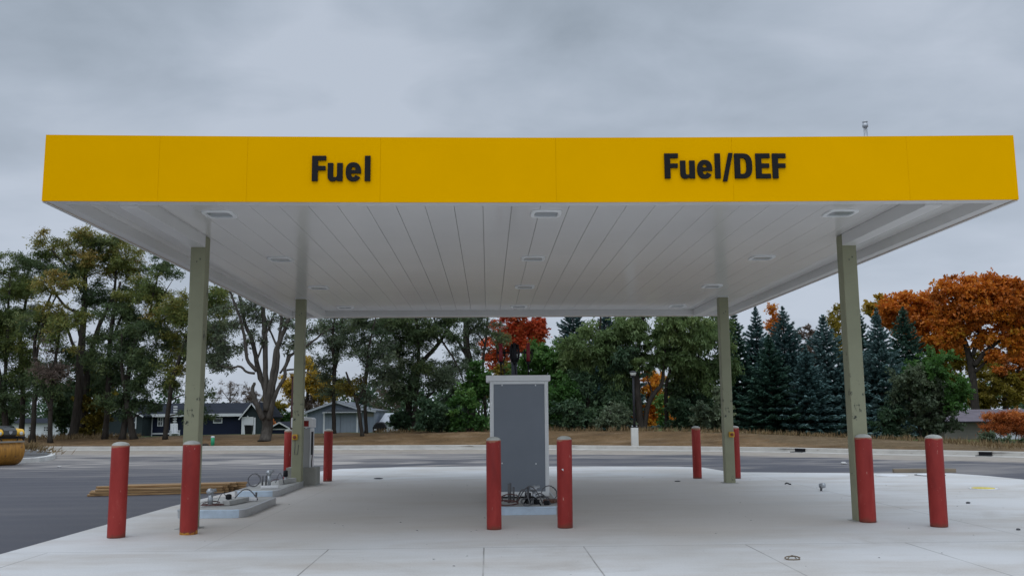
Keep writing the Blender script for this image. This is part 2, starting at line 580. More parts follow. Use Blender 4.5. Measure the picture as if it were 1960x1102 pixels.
# ------------------------------------------------------------------ terrain
CURB = [at_ground(px, py, -.03) for px, py in ((50, 861.5), (250, 861.5), (500, 860.5), (900, 859), (1100, 860), (1240, 861.5),
                                               (1500, 865), (1640, 868.5), (1900, 873.5), (1960, 875))]
CURB = [Vector((-60, CURB[0].y + 1.0, 0)), Vector((-34, CURB[0].y + .4, 0))] + CURB
d = (CURB[-1] - CURB[-3]).normalized()
CURB += [CURB[-1] + d * 8, CURB[-1] + d * 22, CURB[-1] + d * 60]
for p in CURB: p.z = 0
CX = np.array([p.x for p in CURB])
CY = np.array([p.y for p in CURB])


def curb_y(x): return float(np.interp(x, CX, CY))


crest = []
for px, py in ((0, 842), (200, 838.5), (400, 833.5), (560, 831.5), (700, 829.5), (900, 825), (1100, 825), (1300, 826.5), (1450, 831), (1600, 837), (1700, 841), (1800, 847), (1960, 857)):
    Y = 42.0
    for _ in range(8): Y = curb_y(at_depth(px, py, Y).x) + 6.0
    q = at_depth(px, py, Y)
    crest.append((q.x, q.z))
KX = np.array([c[0] for c in crest])
KZ = np.array([c[1] for c in crest])


def terr(x, y):
    dd = y - curb_y(x)
    zc = float(np.interp(x, KX, KZ))
    if dd <= .2: return .11
    if dd < 6:
        u = (dd - .2) / 5.8
        u = u * u * (3 - 2 * u) * .6 + u * .4
        return .11 + (zc - .11) * u
    if y < 95:
        w = max(0, dd - 9) / max(1, 95 - curb_y(x) - 9)
        return zc + (-.72 - zc) * min(1, max(0, w))
    return -.72


def build_terrain():
    xs = sorted(set([-400, -250, -150, -100, -75] + [round(-60 + i * .9, 3) for i in range(134)] + [75, 100, 150, 250, 400]))
    ds = [.0, .21, .5, .9, 1.4, 2, 2.6, 3.2, 3.8, 4.4, 5, 5.5, 6, 6.6, 7.5, 9, 11, 14, 18, 23, 29, 36, 44, 54, 70, 110, 200, 500, 900]
    vs, fs, lawn, dry = [], [], [], []
    for i, x in enumerate(xs):
        cy = curb_y(x)
        for dd in ds:
            y = cy + dd
            z = terr(x, y)
            if .4 < dd < 60: z += noise.noise(Vector((x * .7, y * .7, 1))) * .05 + noise.noise(Vector((x * 2.1, y * 2.1, 5))) * .02
            vs.append((x, y, z))
            lawn.append(1.0 if (dd > 8.2 and x < 6) else (.75 if dd > 14 else 0.0))
            dry.append(min(1.0, max(0.0, (x - 9.5) / 4.0)) * (1.0 if dd > 2.5 else .55) + (0.5 if dd > 6.5 else 0))
    n = len(ds)
    for i in range(len(xs) - 1):
        for k in range(n - 1):
            fs.append((i * n + k, (i + 1) * n + k, (i + 1) * n + k + 1, i * n + k + 1))
    mb = MB()
    mb.add(vs, fs, 0, True)
    o = mb.build('ground', M['terrain'])
    for nm, dat in (('lawn', lawn), ('dry', dry)):
        a = o.data.attributes.new(nm, 'FLOAT', 'POINT')
        a.data.foreach_set('value', dat)
    tag(o, 'bare brown dirt bank and lawn beyond the road kerb', kind='structure')


build_terrain()


def build_road():
    xs = [-400, -200, -100] + [-60 + i * 1.0 for i in range(121)] + [100, 200, 400]
    ts = [0, .3, .8, 1.4, 2.0, 2.6, 3.2, 4, 5, 6, 7.5, 9, 11, 13, 15, 17, 20, 24, 30, 40, 60, 120, 400]
    vs, fs, du, gu = [], [], [], []
    for x in xs:
        cy = curb_y(x) + .05
        for tt in ts:
            y = cy - tt
            vs.append((x, y, -.03))
            du.append(float(np.interp(tt, [0, 5, 11, 14, 17, 20, 40], [1, .9, .75, .45, .22, .08, .0])))
            gu.append(float(np.interp(tt, [0, 2.2, 4.2, 5.6, 7], [1, .85, .6, .25, 0])))
    n = len(ts)
    for i in range(len(xs) - 1):
        for k in range(n - 1):
            fs.append((i * n + k, i * n + k + 1, (i + 1) * n + k + 1, (i + 1) * n + k))
    mb = MB().add(vs, fs)
    o = mb.build('road', M['asphalt'])
    for nm, dat in (('dust', du), ('gutter', gu)):
        a = o.data.attributes.new(nm, 'FLOAT', 'POINT')
        a.data.foreach_set('value', dat)
    tag(o, 'dark asphalt road with swirls of pale dust', kind='structure')


build_road()


def sweep(line, prof, mat, name):
    """profile (offset to the left of the line, z) swept along a ground line"""
    vs, fs = [], []
    n = len(prof)
    for i, p in enumerate(line):
        t = (line[min(i + 1, len(line) - 1)] - line[max(i - 1, 0)])
        t.z = 0
        t.normalize()
        nrm = Vector((-t.y, t.x, 0))
        for o, z in prof: vs.append((p.x + nrm.x * o, p.y + nrm.y * o, z))
    for i in range(len(line) - 1):
        for k in range(n - 1):
            fs.append((i * n + k, (i + 1) * n + k, (i + 1) * n + k + 1, i * n + k + 1))
    return MB().add(vs, fs).build(name, mat)


line = []
for a, b in zip(CURB[:-1], CURB[1:]):
    m = max(1, int((b - a).length / 3.0))
    for k in range(m): line.append(a.lerp(b, k / m))
line.append(CURB[-1])
tag(sweep(line, [(-.45, -.026), (-.43, -.004), (-.03, .004), (0, .135), (.025, .15), (.16, .152), (.18, .05)], M['kerb'], 'kerb'), kind='structure')
# dark joints and storm inlets in the kerb
for k, (px, lab) in enumerate(((1537, 'black storm drain opening in the kerb behind the right rear column'), (1903, 'black storm drain opening in the kerb near the rust orange bush'))):
    x = at_ground(px, 864 + (px - 1500) * .022, 0).x
    y = curb_y(x)
    t = Vector((1, (curb_y(x + .5) - curb_y(x - .5)), 0)).normalized()
    nn = Vector((-t.y, t.x, 0))
    r = empty('storm_drain', (x, y, 0))
    tag(r, lab, 'storm drain', 'storm drains in the road kerb')
    MB().obox(-nn * .03 + Vector((0, 0, .075)), t, nn, (0, 0, 1), .2, .035, .055).build('opening', M['black'], r)
    MB().obox(-nn * .24 + Vector((0, 0, .006)), t, nn, (0, 0, 1), .24, .15, .012).build('grate', M['dark_metal'], r)

# concrete pad ---------------------------------------------------------------
padpix = [(560, 912), (600, 903), (650, 897), (760, 893.5), (900, 892), (1200, 892), (1300, 892.5), (1345, 894), (1400, 903), (1550, 904), (1680, 905), (1820, 905), (1890, 910), (1960, 917)]
pad = [at_ground(*q) for q in padpix]
pl0, pl1 = at_ground(0, 1060), at_ground(330, 968)
poly = [(pl0.x - .35, -12), (pl0.x - .02, pl0.y - 1), (pl0.x, pl0.y), (pl1.x, pl1.y)] + [(p.x, p.y) for p in pad]
dx, dy = poly[-1][0] - poly[-2][0], poly[-1][1] - poly[-2][1]
poly += [(poly[-1][0] + dx * 1.5, poly[-1][1] + dy * 1.5), (poly[-1][0] + 1.5, 8), (poly[-1][0] + 1.5, -12)]
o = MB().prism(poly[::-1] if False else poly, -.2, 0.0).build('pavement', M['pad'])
bm = bmesh.new(); bm.from_mesh(o.data); bmesh.ops.recalc_face_normals(bm, faces=bm.faces); bm.to_mesh(o.data); bm.free()
tag(o, 'pale concrete fuelling slab with saw cut joints', kind='structure')

# ------------------------------------------------------------------ canopy
XL, XR, YF, YB = -4.985, 6.119, 10.032, 22.519
ZB, ZT, HC = 3.915, 4.678, 4.054
CXL, CXR, CYF, CYB, CW = -4.10, 5.223, 12.848, 19.875, .105
canopy = empty('fuel_canopy', ((XL + XR) / 2, (YF + YB) / 2, 0))
tag(canopy, 'large flat fuel station canopy with yellow fascia on four olive columns', 'canopy')
CO = Vector(canopy.location)


def rel(mb):  # world coordinates into the canopy's own
    mb.v = [(x - CO.x, y - CO.y, z - CO.z) for x, y, z in mb.v]
    return mb


def sag(x):
    u = (x - (XL + XR) / 2) / ((XR - XL) / 2)
    return -.032 * (1 - abs(u) ** 1.6)


joints = [XL] + [at_depth(x, 320, YF).x for x in (304, 473, 728, 1064, 1402, 1738)] + [XR]
mb = MB()
bk = MB()
for a, b in zip(joints[:-1], joints[1:]):
    a2, b2 = a + (.0008 if a > XL else 0), b - (.0008 if b < XR else 0)
    n = 4
    for i in range(n):
        x0, x1 = a2 + (b2 - a2) * i / n, a2 + (b2 - a2) * (i + 1) / n
        s0, s1 = sag(x0), sag(x1)
        vs = [(x0, YF, ZB + s0 * .8), (x1, YF, ZB + s1 * .8), (x1, YF, ZT + s1), (x0, YF, ZT + s0),
              (x0, YF + .02, ZB + s0 * .8), (x1, YF + .02, ZB + s1 * .8), (x1, YF + .02, ZT + s1), (x0, YF + .02, ZT + s0)]
        fs = [(0, 1, 2, 3), (4, 7, 6, 5), (0, 4, 5, 1), (3, 2, 6, 7)]
        if i == 0: fs.append((0, 3, 7, 4))
        if i == n - 1: fs.append((1, 5, 6, 2))
        mb.add(vs, fs)
# sides and back
for x0, x1 in ((XL, XL + .02), (XR - .02, XR)):
    ys = [YF + .024] + [YF + (YB - YF) * k / 5 for k in range(1, 5)] + [YB - .024]
    for a, b in zip(ys[:-1], ys[1:]): mb.box(x0, x1, a + .003, b - .003, ZB, ZT)
for a, b in zip(joints[:-1], joints[1:]): mb.box(a + .003, b - .003, YB - .02, YB, ZB, ZT)
rel(mb).build('fascia', M['yellow'], canopy)
# inner carcass behind the panels: backing, return flange, soffits
mb = MB()
i0, i1, j0, j1 = XL + .17, XR - .17, YF + .20, YB - .21
mb.box(XL + .023, XR - .023, YF + .023, YF + .05, ZB + .03, ZT - .05)
mb.box(XL + .023, XL + .05, YF + .052, YB - .052, ZB + .03, ZT - .05)
mb.box(XR - .05, XR - .023, YF + .052, YB - .052, ZB + .03, ZT - .05)
mb.box(XL + .023, XR - .023, YB - .05, YB - .023, ZB + .03, ZT - .05)
rel(mb).build('fascia_backing', M['yellow_back'], canopy)
mb = MB()
n = 24
for i in range(n):       # front flange follows the slight dip of the fascia
    x0, x1 = XL + .022 + (XR - XL - .044) * i / n, XL + .022 + (XR - XL - .044) * (i + 1) / n
    s0, s1 = sag(x0) * .8 + .004, sag(x1) * .8 + .004
    mb.add([(x0, YF + .021, ZB + s0), (x1, YF + .021, ZB + s1), (x1, j0, ZB + s1), (x0, j0, ZB + s0), (x1, j0, HC + .02), (x0, j0, HC + .02)], [(0, 3, 2, 1), (3, 5, 4, 2)])
mb.box(XL + .022, i0, j0 + .002, j1 - .002, ZB + .004, HC + .02)
mb.box(i1, XR - .022, j0 + .002, j1 - .002, ZB + .004, HC + .02)
mb.box(XL + .022, XR - .022, j1, YB - .022, ZB + .004, HC + .02)
mb.box(XL - .004, XL + .03, YF + .03, YB + .004, ZB - .012, ZB - .003)
mb.box(XR - .03, XR + .004, YF + .03, YB + .004, ZB - .012, ZB - .003)
mb.box(XL + .032, XR - .032, YB - .03, YB + .004, ZB - .012, ZB - .003)
mb.box(XL - .006, XL - .002, YF + .03, YB + .004, ZB - .011, ZB + .018)
mb.box(XR + .002, XR + .006, YF + .03, YB + .004, ZB - .011, ZB + .018)
rel(mb).build('soffit_return', M['soffit'], canopy)
mb = MB()
pw = .3565
k0 = int((i0 - .06) / pw) - 2
x = -.055 - pw * 40
while x < i1:
    a, b = max(x + .0022, i0 + .002), min(x + pw - .0022, i1 - .002)
    if b - a > .03: mb.box(a, b, j0 + .004, j1 - .004, HC, HC + .03)
    x += pw
rel(mb).build('ceiling', M['ceiling'], canopy, bevel=.003)
rel(MB().box(i0, i1, j0, j1, HC + .034, HC + .05)).build('ceiling_deck', M['groove'], canopy)
rel(MB().box(XL + .055, XR - .055, YF + .055, YB - .055, ZT - .16, ZT - .12)).build('roof', M['roof_top'], canopy)
for cx in (CXL, CXR):
    inn = cx + CW - .003 if cx < 0 else cx - CW + .003
    x0, x1 = min(inn, cx - math.copysign(CW, -cx)), max(inn, cx - math.copysign(CW, -cx))
    x0, x1 = cx - CW + .003, cx + CW - .003
    rel(MB().box(x0, x1, j0 + .003, CYF - CW - .002, 3.885, HC - .002)).build('beam', M['soffit'], canopy, bevel=.004)
    rel(MB().box(x0, x1, CYB + CW + .002, j1 - .003, 3.885, HC - .002)).build('beam', M['soffit'], canopy, bevel=.004)
    for cy in (CYF, CYB):
        c = MB().box(-CW, CW, -CW, CW, 0, HC - .004).build('column', M['column'], canopy, (cx - CO.x, cy - CO.y, 0), bevel=.012)
        trm = MB()
        w = CW + .008
        trm.box(-w, w, -w, -CW - .001, HC - .016, HC - .003).box(-w, w, CW + .001, w, HC - .016, HC - .003)
        trm.box(-w, -CW - .001, -CW, CW, HC - .016, HC - .003).box(CW + .001, w, -CW, CW, HC - .016, HC - .003)
        if cy == CYB: trm.build('trim', M['white_trim'], c)
        gr = MB().box(-CW - .05, CW + .05, -CW - .05, CW + .05, 0.002, .006)
        gr.build('grout_patch', M['island_conc'], c)

# lettering -------------------------------------------------------------------


def arc(cx, cy, rx, ry, a0, a1, n=14, p=2.4):
    out = []
    for i in range(n + 1):
        a = R(a0 + (a1 - a0) * i / n)
        c, s = math.cos(a), math.sin(a)
        out.append((cx + rx * math.copysign(abs(c) ** (2 / p), c), cy + ry * math.copysign(abs(s) ** (2 / p), s)))
    return out


def gl_F(w=.545): return [[(0, 0), (.22, 0), (.22, .43), (w - .02, .43), (w - .02, .59), (.22, .59), (.22, .83), (w, .83), (w, 1), (0, 1)]]
def gl_E(w=.59): return [[(0, 0), (w, 0), (w, .17), (.22, .17), (.22, .43), (w - .05, .43), (w - .05, .59), (.22, .59), (.22, .83), (w - .02, .83), (w - .02, 1), (0, 1)]]
def gl_l(w=.21): return [[(0, 0), (w, 0), (w, 1), (0, 1)]]
def gl_u(): return [[(0, .71), (0, .2)] + arc(.2, .2, .2, .215, 180, 270, 8)[1:] + [(.27, -.005), (.34, .03), (.375, .085), (.385, 0), (.585, 0), (.585, .71), (.375, .71), (.375, .24)] + arc(.29, .22, .085, .085, 0, -180, 8)[1:] + [(.205, .71)]]
def gl_e():
    cx, cy, ox, oy, ix, iy = .3, .36, .30, .375, .105, .215
    outer = [q for q in arc(cx, cy, ox, oy, -7, 328, 40)]
    inner = [q for q in arc(cx, cy, ix, iy, 325, 195, 20)]
    inner = [q for q in inner if q[1] < .29]
    A = [(.6, .305)] + [q for q in outer if not (q[0] > .45 and q[1] < .305 and q[1] > .24)] + inner + [(.20, .305)]
    hole = [(.20, .425)] + [q for q in arc(cx, cy, ix, iy, 168, 12, 16) if q[1] > .43] + [(.40, .425)]
    return [A, hole]
def gl_D(w=.71): return [[(0, 0), (.3, 0)] + arc(.3, .5, w - .3, .5, -90, 90, 20, 2.8)[1:-1] + [(.3, 1), (0, 1)],
                         [(.22, .165), (.22, .835), (.3, .835)] + arc(.3, .5, w - .52, .335, 90, -90, 16, 2.8)[1:-1] + [(.3, .165)]]
def gl_slash(): return [[(0, -.12), (.16, -.12), (.42, 1.02), (.26, 1.02)]]


def lettering(name, glyphs, origin, cap, label):
    cu = bpy.data.curves.new(name, 'CURVE')
    cu.dimensions = '2D'
    cu.fill_mode = 'BOTH'
    cu.extrude = .009
    cu.bevel_depth = .0025
    for off, g in glyphs:
        for loop in g:
            s = cu.splines.new('POLY')
            s.points.add(len(loop) - 1)
            s.use_cyclic_u = True
            for p, q in zip(s.points, loop): p.co = ((q[0] + off) * cap * .975, q[1] * cap, 0, 1)
    tmp = bpy.data.objects.new(name, cu)
    COL.objects.link(tmp)
    tmp.rotation_euler = (R(90), 0, 0)
    bpy.context.view_layer.update()
    me = bpy.data.meshes.new_from_object(tmp.evaluated_get(bpy.context.evaluated_depsgraph_get()))
    bpy.data.objects.remove(tmp)
    me.materials.clear()
    me.materials.append(M['letter'])
    o = bpy.data.objects.new(name, me)
    COL.objects.link(o)
    o.parent = canopy
    o.rotation_euler = (R(90), 0, 0)
    o.location = Vector(origin) - CO
    o['label'] = label


p0, p1 = at_depth(597.5, 347, YF), at_depth(598, 300, YF)
cap = .288
lettering('lettering', [(0, gl_F()), (.632, gl_u()), (1.355, gl_e()), (2.12, gl_l())], (p0.x, YF - .013, p0.z), cap, 'raised black word Fuel on the yellow fascia')
p0 = at_depth(1272.5, 342, YF)
lettering('lettering', [(0, gl_F()), (.64, gl_u()), (1.335, gl_e()), (2.065, gl_l()), (2.375, gl_slash()), (2.87, gl_D()), (3.745, gl_E()), (4.43, gl_F())],
          (p0.x, YF - .013, p0.z), cap, 'raised black words Fuel/DEF on the yellow fascia')

# ceiling lights ------------------------------------------------------------
LX, LY0, LS = (-3.392, .749, 4.555), 11.333, 3.387
cl = empty('canopy_light')
mb = MB()
ro = lambda r, k: arc(0, 0, r, r, 0, 360, 28, 5)[:-1]
a, b = ro(.20, 0), ro(.15, 0)
n = len(a)
vs = [(x, y, 0) for x, y in a] + [(x * .97, y * .97, -.018) for x, y in a] + [(x, y, -.018) for x, y in b] + [(x, y, -.006) for x, y in b]
fs = []
for r_ in range(3): fs += [(r_ * n + i, (r_ + 1) * n + i, (r_ + 1) * n + (i + 1) % n, r_ * n + (i + 1) % n) for i in range(n)]
mb.add(vs, fs).build('housing', M['white_trim'], cl)
MB().add([(x, y, -.007) for x, y in b], [tuple(range(n - 1, -1, -1))]).build('lens', M['lens'], cl)
rows = ['front row', 'second row', 'third row', 'back row']
cols = ['left', 'middle', 'right']
first = True
for r_ in range(4):
    for c_ in range(3):
        o = cl if first else copy_tree(cl)
        first = False
        o.location = (LX[c_], LY0 + LS * r_, HC - .002)
        tag(o, f'square recessed ceiling light, {rows[r_]} from the lettered fascia, {cols[c_]} one of three', 'ceiling light', 'lights in the canopy ceiling')

# vent pipe above the roof
vp = empty('vent_pipe', (at_depth(1657.5, 245, CYF + .2).x, CYF + .2, ZT - .12))
tag(vp, 'thin grey vent pipe with a cap standing above the yellow canopy edge', 'pipe')
zt = at_depth(1657, 233, CYF + .2).z - vp.location.z
MB().tube([(0, 0, 0), (-.01, 0, zt - .08)], .028, 12).build('pipe', M['galv'], vp)
MB().lathe([(.03, zt - .09), (.042, zt - .085), (.042, zt - .045), (.034, zt - .04), (.034, zt - .015), (.04, zt - .01), (.038, zt), (.0, zt + .005)], (-.01, 0, 0), 14).build('cap', M['galv'], vp)

# ------------------------------------------------------------------ bollards
b0 = empty('bollard')
prof = [(.098, 0.0), (.1045, .004), (.105, .02), (.105, .6), (.105, 1.15), (.1035, 1.153)]
MB().lathe(prof, n=32).build('sleeve', M['bollard'], b0)
dome = [(.1035, 1.150)] + [(.1035 * math.cos(R(a)), 1.153 + .047 * math.sin(R(a))) for a in (0, 15, 30, 45, 60, 75, 86)]
MB().lathe(dome, n=32).build('cap', M['cap'], b0)
BL = [((216, 1030), 32, 'red bollard with rounded pale cap, front outermost beside the asphalt'),
      ((356, 1023.5), 32, 'red bollard hiding the left front column foot'),
      ((946, 1014), 28, 'red bollard overlapping the left edge of the grey cabinet'),
      ((1083, 1011), 29, 'red bollard with a white chip, just right of the grey cabinet'),
      ((1667, 1000), 31, 'red bollard hiding the right front column foot'),
      ((1805, 1009), 32, 'red bollard standing alone on the open concrete, furthest right'),
      ((548, 921), 15, 'dull red bollard half hidden behind the left rear column'),
      ((625.5, 921), 16.5, 'dark red bollard right of the white fuel dispenser'),
      ((1337, 915.5), 16.5, 'dark red bollard left of the right rear column'),
      ((1412.5, 915.5), 15.5, 'dark red bollard half hidden behind the right rear column')]
for i, (px, wpx, lab) in enumerate(BL):
    o = b0 if i == 0 else copy_tree(b0)
    g = at_ground(*px)
    o.location = (g.x, g.y + .1, 0)
    w = wpx * g.y / F / .21
    o.scale = (w, w, 1.0 + (.012 if i in (2, 3) else 0))
    o.rotation_euler.z = i * 1.3
    o.rotation_euler.y = (0, -.004, .004, -.006, .003, .006, 0, 0, 0, 0)[i]
    tag(o, lab, 'bollard', 'red steel bollards on the slab')
# rust run at the foot of the second bollard
b2 = [x for x in COL.objects if x.get('label', '').startswith('red bollard hiding the left front')][0]
t_ = NT('orange_rust')
c_ = t_.ramp(t_.noise(22, 5, .7, (1, 1, .5)), [(.35, (.20, .05, .015)), (.55, (.42, .17, .02)), (.7, (.50, .30, .04))])
mbr = MB()
nn_ = 40
hts = [.035 + .03 * noise.noise(Vector((k * .55, 1.3, 0))) for k in range(nn_)]
hts[-1] = hts[0]
vv = []
for k in range(nn_):
    a_ = 2 * math.pi * k / (nn_ - 1)
    vv += [(.1062 * math.cos(a_), .1062 * math.sin(a_), .001), (.1058 * math.cos(a_), .1058 * math.sin(a_), max(.012, hts[k]))]
mbr.add(vv, [(2 * k, 2 * k + 2, 2 * k + 3, 2 * k + 1) for k in range(nn_ - 1)], 0, True).build('rust_stain', t_.done(c_, .8), b2)
# white chip on the fourth bollard
g = at_ground(1083, 1011)
ch = at_depth(1077, 900, g.y)
MB().add([(-.016, 0, .012), (.014, 0, .014), (.016, 0, -.004), (.006, 0, -.016), (-.004, .0, -.004), (-.018, 0, .004)], [(0, 5, 4, 3, 2, 1)]).build('paint_chip', M['lid_white'], None)
pc = bpy.data.objects['paint_chip']
pc.parent = [x for x in COL.objects if x.name.startswith('bollard') and x.get('label', '').find('white chip') > 0][0]
pc.location = (ch.x - g.x, 0, ch.z)
pb = pc.parent
pc.matrix_parent_inverse = Matrix.Identity(4)
rr = pb.matrix_basis.to_3x3()
pc.rotation_euler.z = -pb.rotation_euler.z
offv = Matrix.Rotation(-pb.rotation_euler.z, 3, 'Z') @ Vector((ch.x - g.x, -math.sqrt(max(1e-4, .1065 ** 2 - (ch.x - g.x) ** 2)), ch.z))
pc.location = offv

# ------------------------------------------------------------------ pump islands


def round_rect(x0, x1, y0, y1, r, n=6):
    out = []
    for cx, cy, a0 in ((x1 - r, y1 - r, 0), (x0 + r, y1 - r, 90), (x0 + r, y0 + r, 180), (x1 - r, y0 + r, 270)):
        for i in range(n + 1):
            a = R(a0 + 90 * i / n)
            out.append((cx + r * math.cos(a), cy + r * math.sin(a)))
    return out


def island(label, x0, x1, y0, y1, stubs, cables, plates):
    cx, cy = (x0 + x1) / 2, (y0 + y1) / 2
    r = empty('pump_island', (cx, cy, 0))
    tag(r, label, 'pump island', 'bare pump islands on the slab')
    hw, hl = (x1 - x0) / 2, (y1 - y0) / 2
    z = .118
    MB().prism(round_rect(-hw + .01, hw - .01, -hl + .01, hl - .01, .2), 0, z).build('concrete', M['island_conc'], r, bevel=.006)
    ring = round_rect(-hw, hw, -hl, hl, .21, 8)
    n = len(ring)
    inn = round_rect(-hw + .03, hw - .03, -hl + .03, hl - .03, .19, 8)
    low = round_rect(-hw + .004, hw - .004, -hl + .004, hl - .004, .206, 8)
    vs = [(x, y, .001) for x, y in low] + [(x, y, .09) for x, y in ring] + [(x * 1.005, y * 1.003, .10) for x, y in ring] + [(x * 1.005, y * 1.003, z) for x, y in ring] + [(x, y, z + .006) for x, y in inn] + [(x, y, z - .01) for x, y in inn]
    fs, mi = [], []
    mb = MB()
    for k in range(5):
        for i in range(n):
            j = (i + 1) % n
            yy = (ring[i][1] + ring[j][1]) / 2
            side_front = yy < -hl + .03
            mb.add([vs[k * n + i], vs[k * n + j], vs[(k + 1) * n + j], vs[(k + 1) * n + i]], [(0, 1, 2, 3)], 1 if side_front else 0, True)
    mb.build('steel_band', [M['steel_band'], M['blue_film']], r)
    for kind, px, py, h in stubs:
        if kind == 'valve':
            MB().tube([(px, py, z), (px, py, z + h * .55)], .035, 10).build('riser_pipe', M['galv'], r)
            e = MB().lathe([(.0, 0), (.035, .005), (.055, .03), (.058, .06), (.04, .095), (.0, .105)], (px - .01, py, z + h * .5), 12)
            e.tube([(px - .06, py - .03, z + h * .62), (px + .08, py + .02, z + h * .72)], .028, 8)
            e.build('valve', M['galv'], r)
        elif kind == 'capped':
            MB().tube([(px, py, z), (px, py, z + h * .6)], .028, 10).build('riser_pipe', M['galv'], r)
            MB().lathe([(.045, z + h * .55), (.05, z + h * .6), (.046, z + h), (.02, z + h + .012)], (px, py, 0), 10).build('pipe_cap', M['black'], r)
        else:
            MB().tube([(px, py, z), (px, py, z + h)], .018, 8).build('conduit', M['cable_grey'], r)
    for m, pts, rad in cables:
        MB().tube([(q[0], q[1], z + q[2]) for q in pts], rad * .72, 6).build('cable', M[m], r)
    for m, a, b, w, h in plates:
        a, b = Vector(a), Vector(b)
        dd = (b - a)
        MB().obox(((a.x + b.x) / 2, (a.y + b.y) / 2, z + h / 2 + .007), (dd.x, dd.y, 0), (-dd.y, dd.x, 0), (0, 0, 1), dd.length / 2, w / 2, h / 2).build('channel', M[m], r, bevel=.004)
    return r


def loop(cx, cy, cz, rx, ry, rz, n=22, turns=1.0, ph=0, jit=.012):
    q = random.Random(int(cx * 1000 + cy * 77 + n))
    out = []
    for i in range(int(n * turns) + 1):
        a = ph + 2 * math.pi * i / n
        out.append((cx + rx * math.cos(a) + q.uniform(-jit, jit), cy + ry * math.sin(a) + q.uniform(-jit, jit), cz + rz * math.sin(a) + q.uniform(-jit, jit) * .5))
    return out


def arch(a, b, h, n=10):
    a, b = Vector(a), Vector(b)
    return [tuple(a.lerp(b, i / n) + Vector((0, 0, h * math.sin(math.pi * i / n)))) for i in range(n + 1)]


g1, g1b = at_ground(450, 991), at_ground(508, 966)
island('low pump island with pale blue front, behind the left front column', -4.72, g1.x + .14, g1.y, g1b.y + .25,
       [('valve', -.18, -.45, .34), ('stub', -.28, -.2, .1), ('capped', .03, -.2, .15), ('stub', .33, .35, .14)],
       [('cable_red', loop(-.12, -.55, .03, .17, .1, 0, 22, 2), .010), ('cable_grey', arch((-.1, -.4, .02), (.02, -.15, 0), .17), .008),
        ('cable_grey', arch((.02, .2, .06), (.36, .34, .02), .16), .013), ('cable_red', loop(-.15, -.5, .05, .12, .12, .02, 18, 1.5), .008)],
       [('island_conc', (.06, -.45, 0), (.2, .2, 0), .12, .07), ('disp_white', (.13, .32, 0), (.34, .36, 0), .1, .05)])
g2, g2b = at_ground(520, 951.5), at_ground(560, 931)
island('low pump island with valves, in front of the left rear column', -4.80, g2.x + .1, g2.y, g2b.y + .1,
       [('valve', -.02, -.1, .42), ('capped', .16, .55, .26), ('stub', -.12, .05, .2), ('stub', -.16, -.08, .2)],
       [('cable_grey', loop(-.26, -.35, .14, .12, .03, .12, 22, 2.4), .014), ('cable_grey', arch((.04, .2, .04), (.2, .25, .02), .2), .011),
        ('cable_red', arch((-.1, .1, .0), (.15, .4, .02), .1), .009)],
       [('disp_white', (-.02, -.75, 0), (.3, -.72, 0), .12, .05), ('island_conc', (.12, .3, 0), (.28, .85, 0), .1, .09)])
g3 = at_ground(1010, 985)
ci = island('low pump island between two red bollards, carrying the grey cabinet', .08, 1.12, g3.y, g3.y + 4.0,
            [('valve', .12, -1.5, .36), ('stub', -.28, -1.35, .3), ('stub', -.25, -1.2, .3), ('stub', -.2, -1.25, .24), ('stub', .02, -1.5, .26)],
            [('cable_red', loop(-.32, -1.72, .04, .17, .16, .02, 22, 2.3), .012), ('cable_red', loop(-.26, -1.6, .10, .14, .12, .05, 20, 1.6, .5), .010),
             ('cable_grey', arch((-.16, -1.55, .05), (.04, -1.8, .02), .2), .016), ('cable_grey', loop(.0, -1.72, .05, .09, .17, .04, 20, 1.7), .014),
             ('cable_grey', arch((-.15, -1.5, .02), (.25, -1.62, .01), .26), .013), ('cable_grey', arch((.05, -1.45, .02), (.36, -1.7, .01), .15), .014),
             ('cable_grey', loop(.36, -1.35, .14, .12, .06, .12, 20, 1.4), .010), ('black', arch((-.05, -1.5, 0), (.2, -1.85, .01), .12), .017),
             ('cable_grey', arch((.1, -1.4, .02), (.42, -1.45, .01), .1), .012)],
            [('black', (.12, -1.62, 0), (.18, -1.6, 0), .09, .07), ('black', (.26, -1.72, 0), (.34, -1.74, 0), .09, .06), ('dark_metal', (-.02, -1.48, 0), (.06, -1.46, 0), .08, .16),
             ('rust', (.30, -1.35, 0), (.47, -1.42, 0), .22, .05)])
for a in (('disp_white', 0),): pass

# grey cabinet on the middle island
YC = 15.45
cabx0, cabx1 = at_depth(938, 830, YC).x, at_depth(1050, 830, YC).x
cab = empty('equipment_cabinet', ((cabx0 + cabx1) / 2, YC, .15))
tag(cab, 'tall blue grey panelled cabinet with pale frame on the middle island', 'cabinet')
hw = (cabx1 - cabx0) / 2
ztop = at_depth(990, 718, YC).z - .15
zpl = at_depth(990, 735, YC).z - .15
zpb = at_depth(990, 940, YC).z - .15
mb = MB()
mb.box(-hw, hw, 0, .7, .0, ztop - .1)
mb.build('body', M['frame_grey'], cab, bevel=.006)
mb = MB()
mb.box(-hw - .065, hw + .04, -.05, .78, ztop - .098, ztop)
mb.build('cap', M['frame_grey'], cab, bevel=.006)
MB().box(-hw + .065, hw - .065, -.012, -.002, zpb, zpl).build('front_panel', M['panel_grey'], cab, bevel=.003)
mb = MB()
mb.box(-hw, -hw + .062, -.018, -.002, .02, ztop - .1).box(hw - .062, hw, -.018, -.002, .02, ztop - .1).box(-hw + .064, hw - .064, -.016, -.002, zpl + .003, ztop - .1)
mb.box(-hw + .064, hw - .064, -.016, -.002, .02, zpb - .003)
mb.build('frame', M['frame_grey'], cab, bevel=.003)
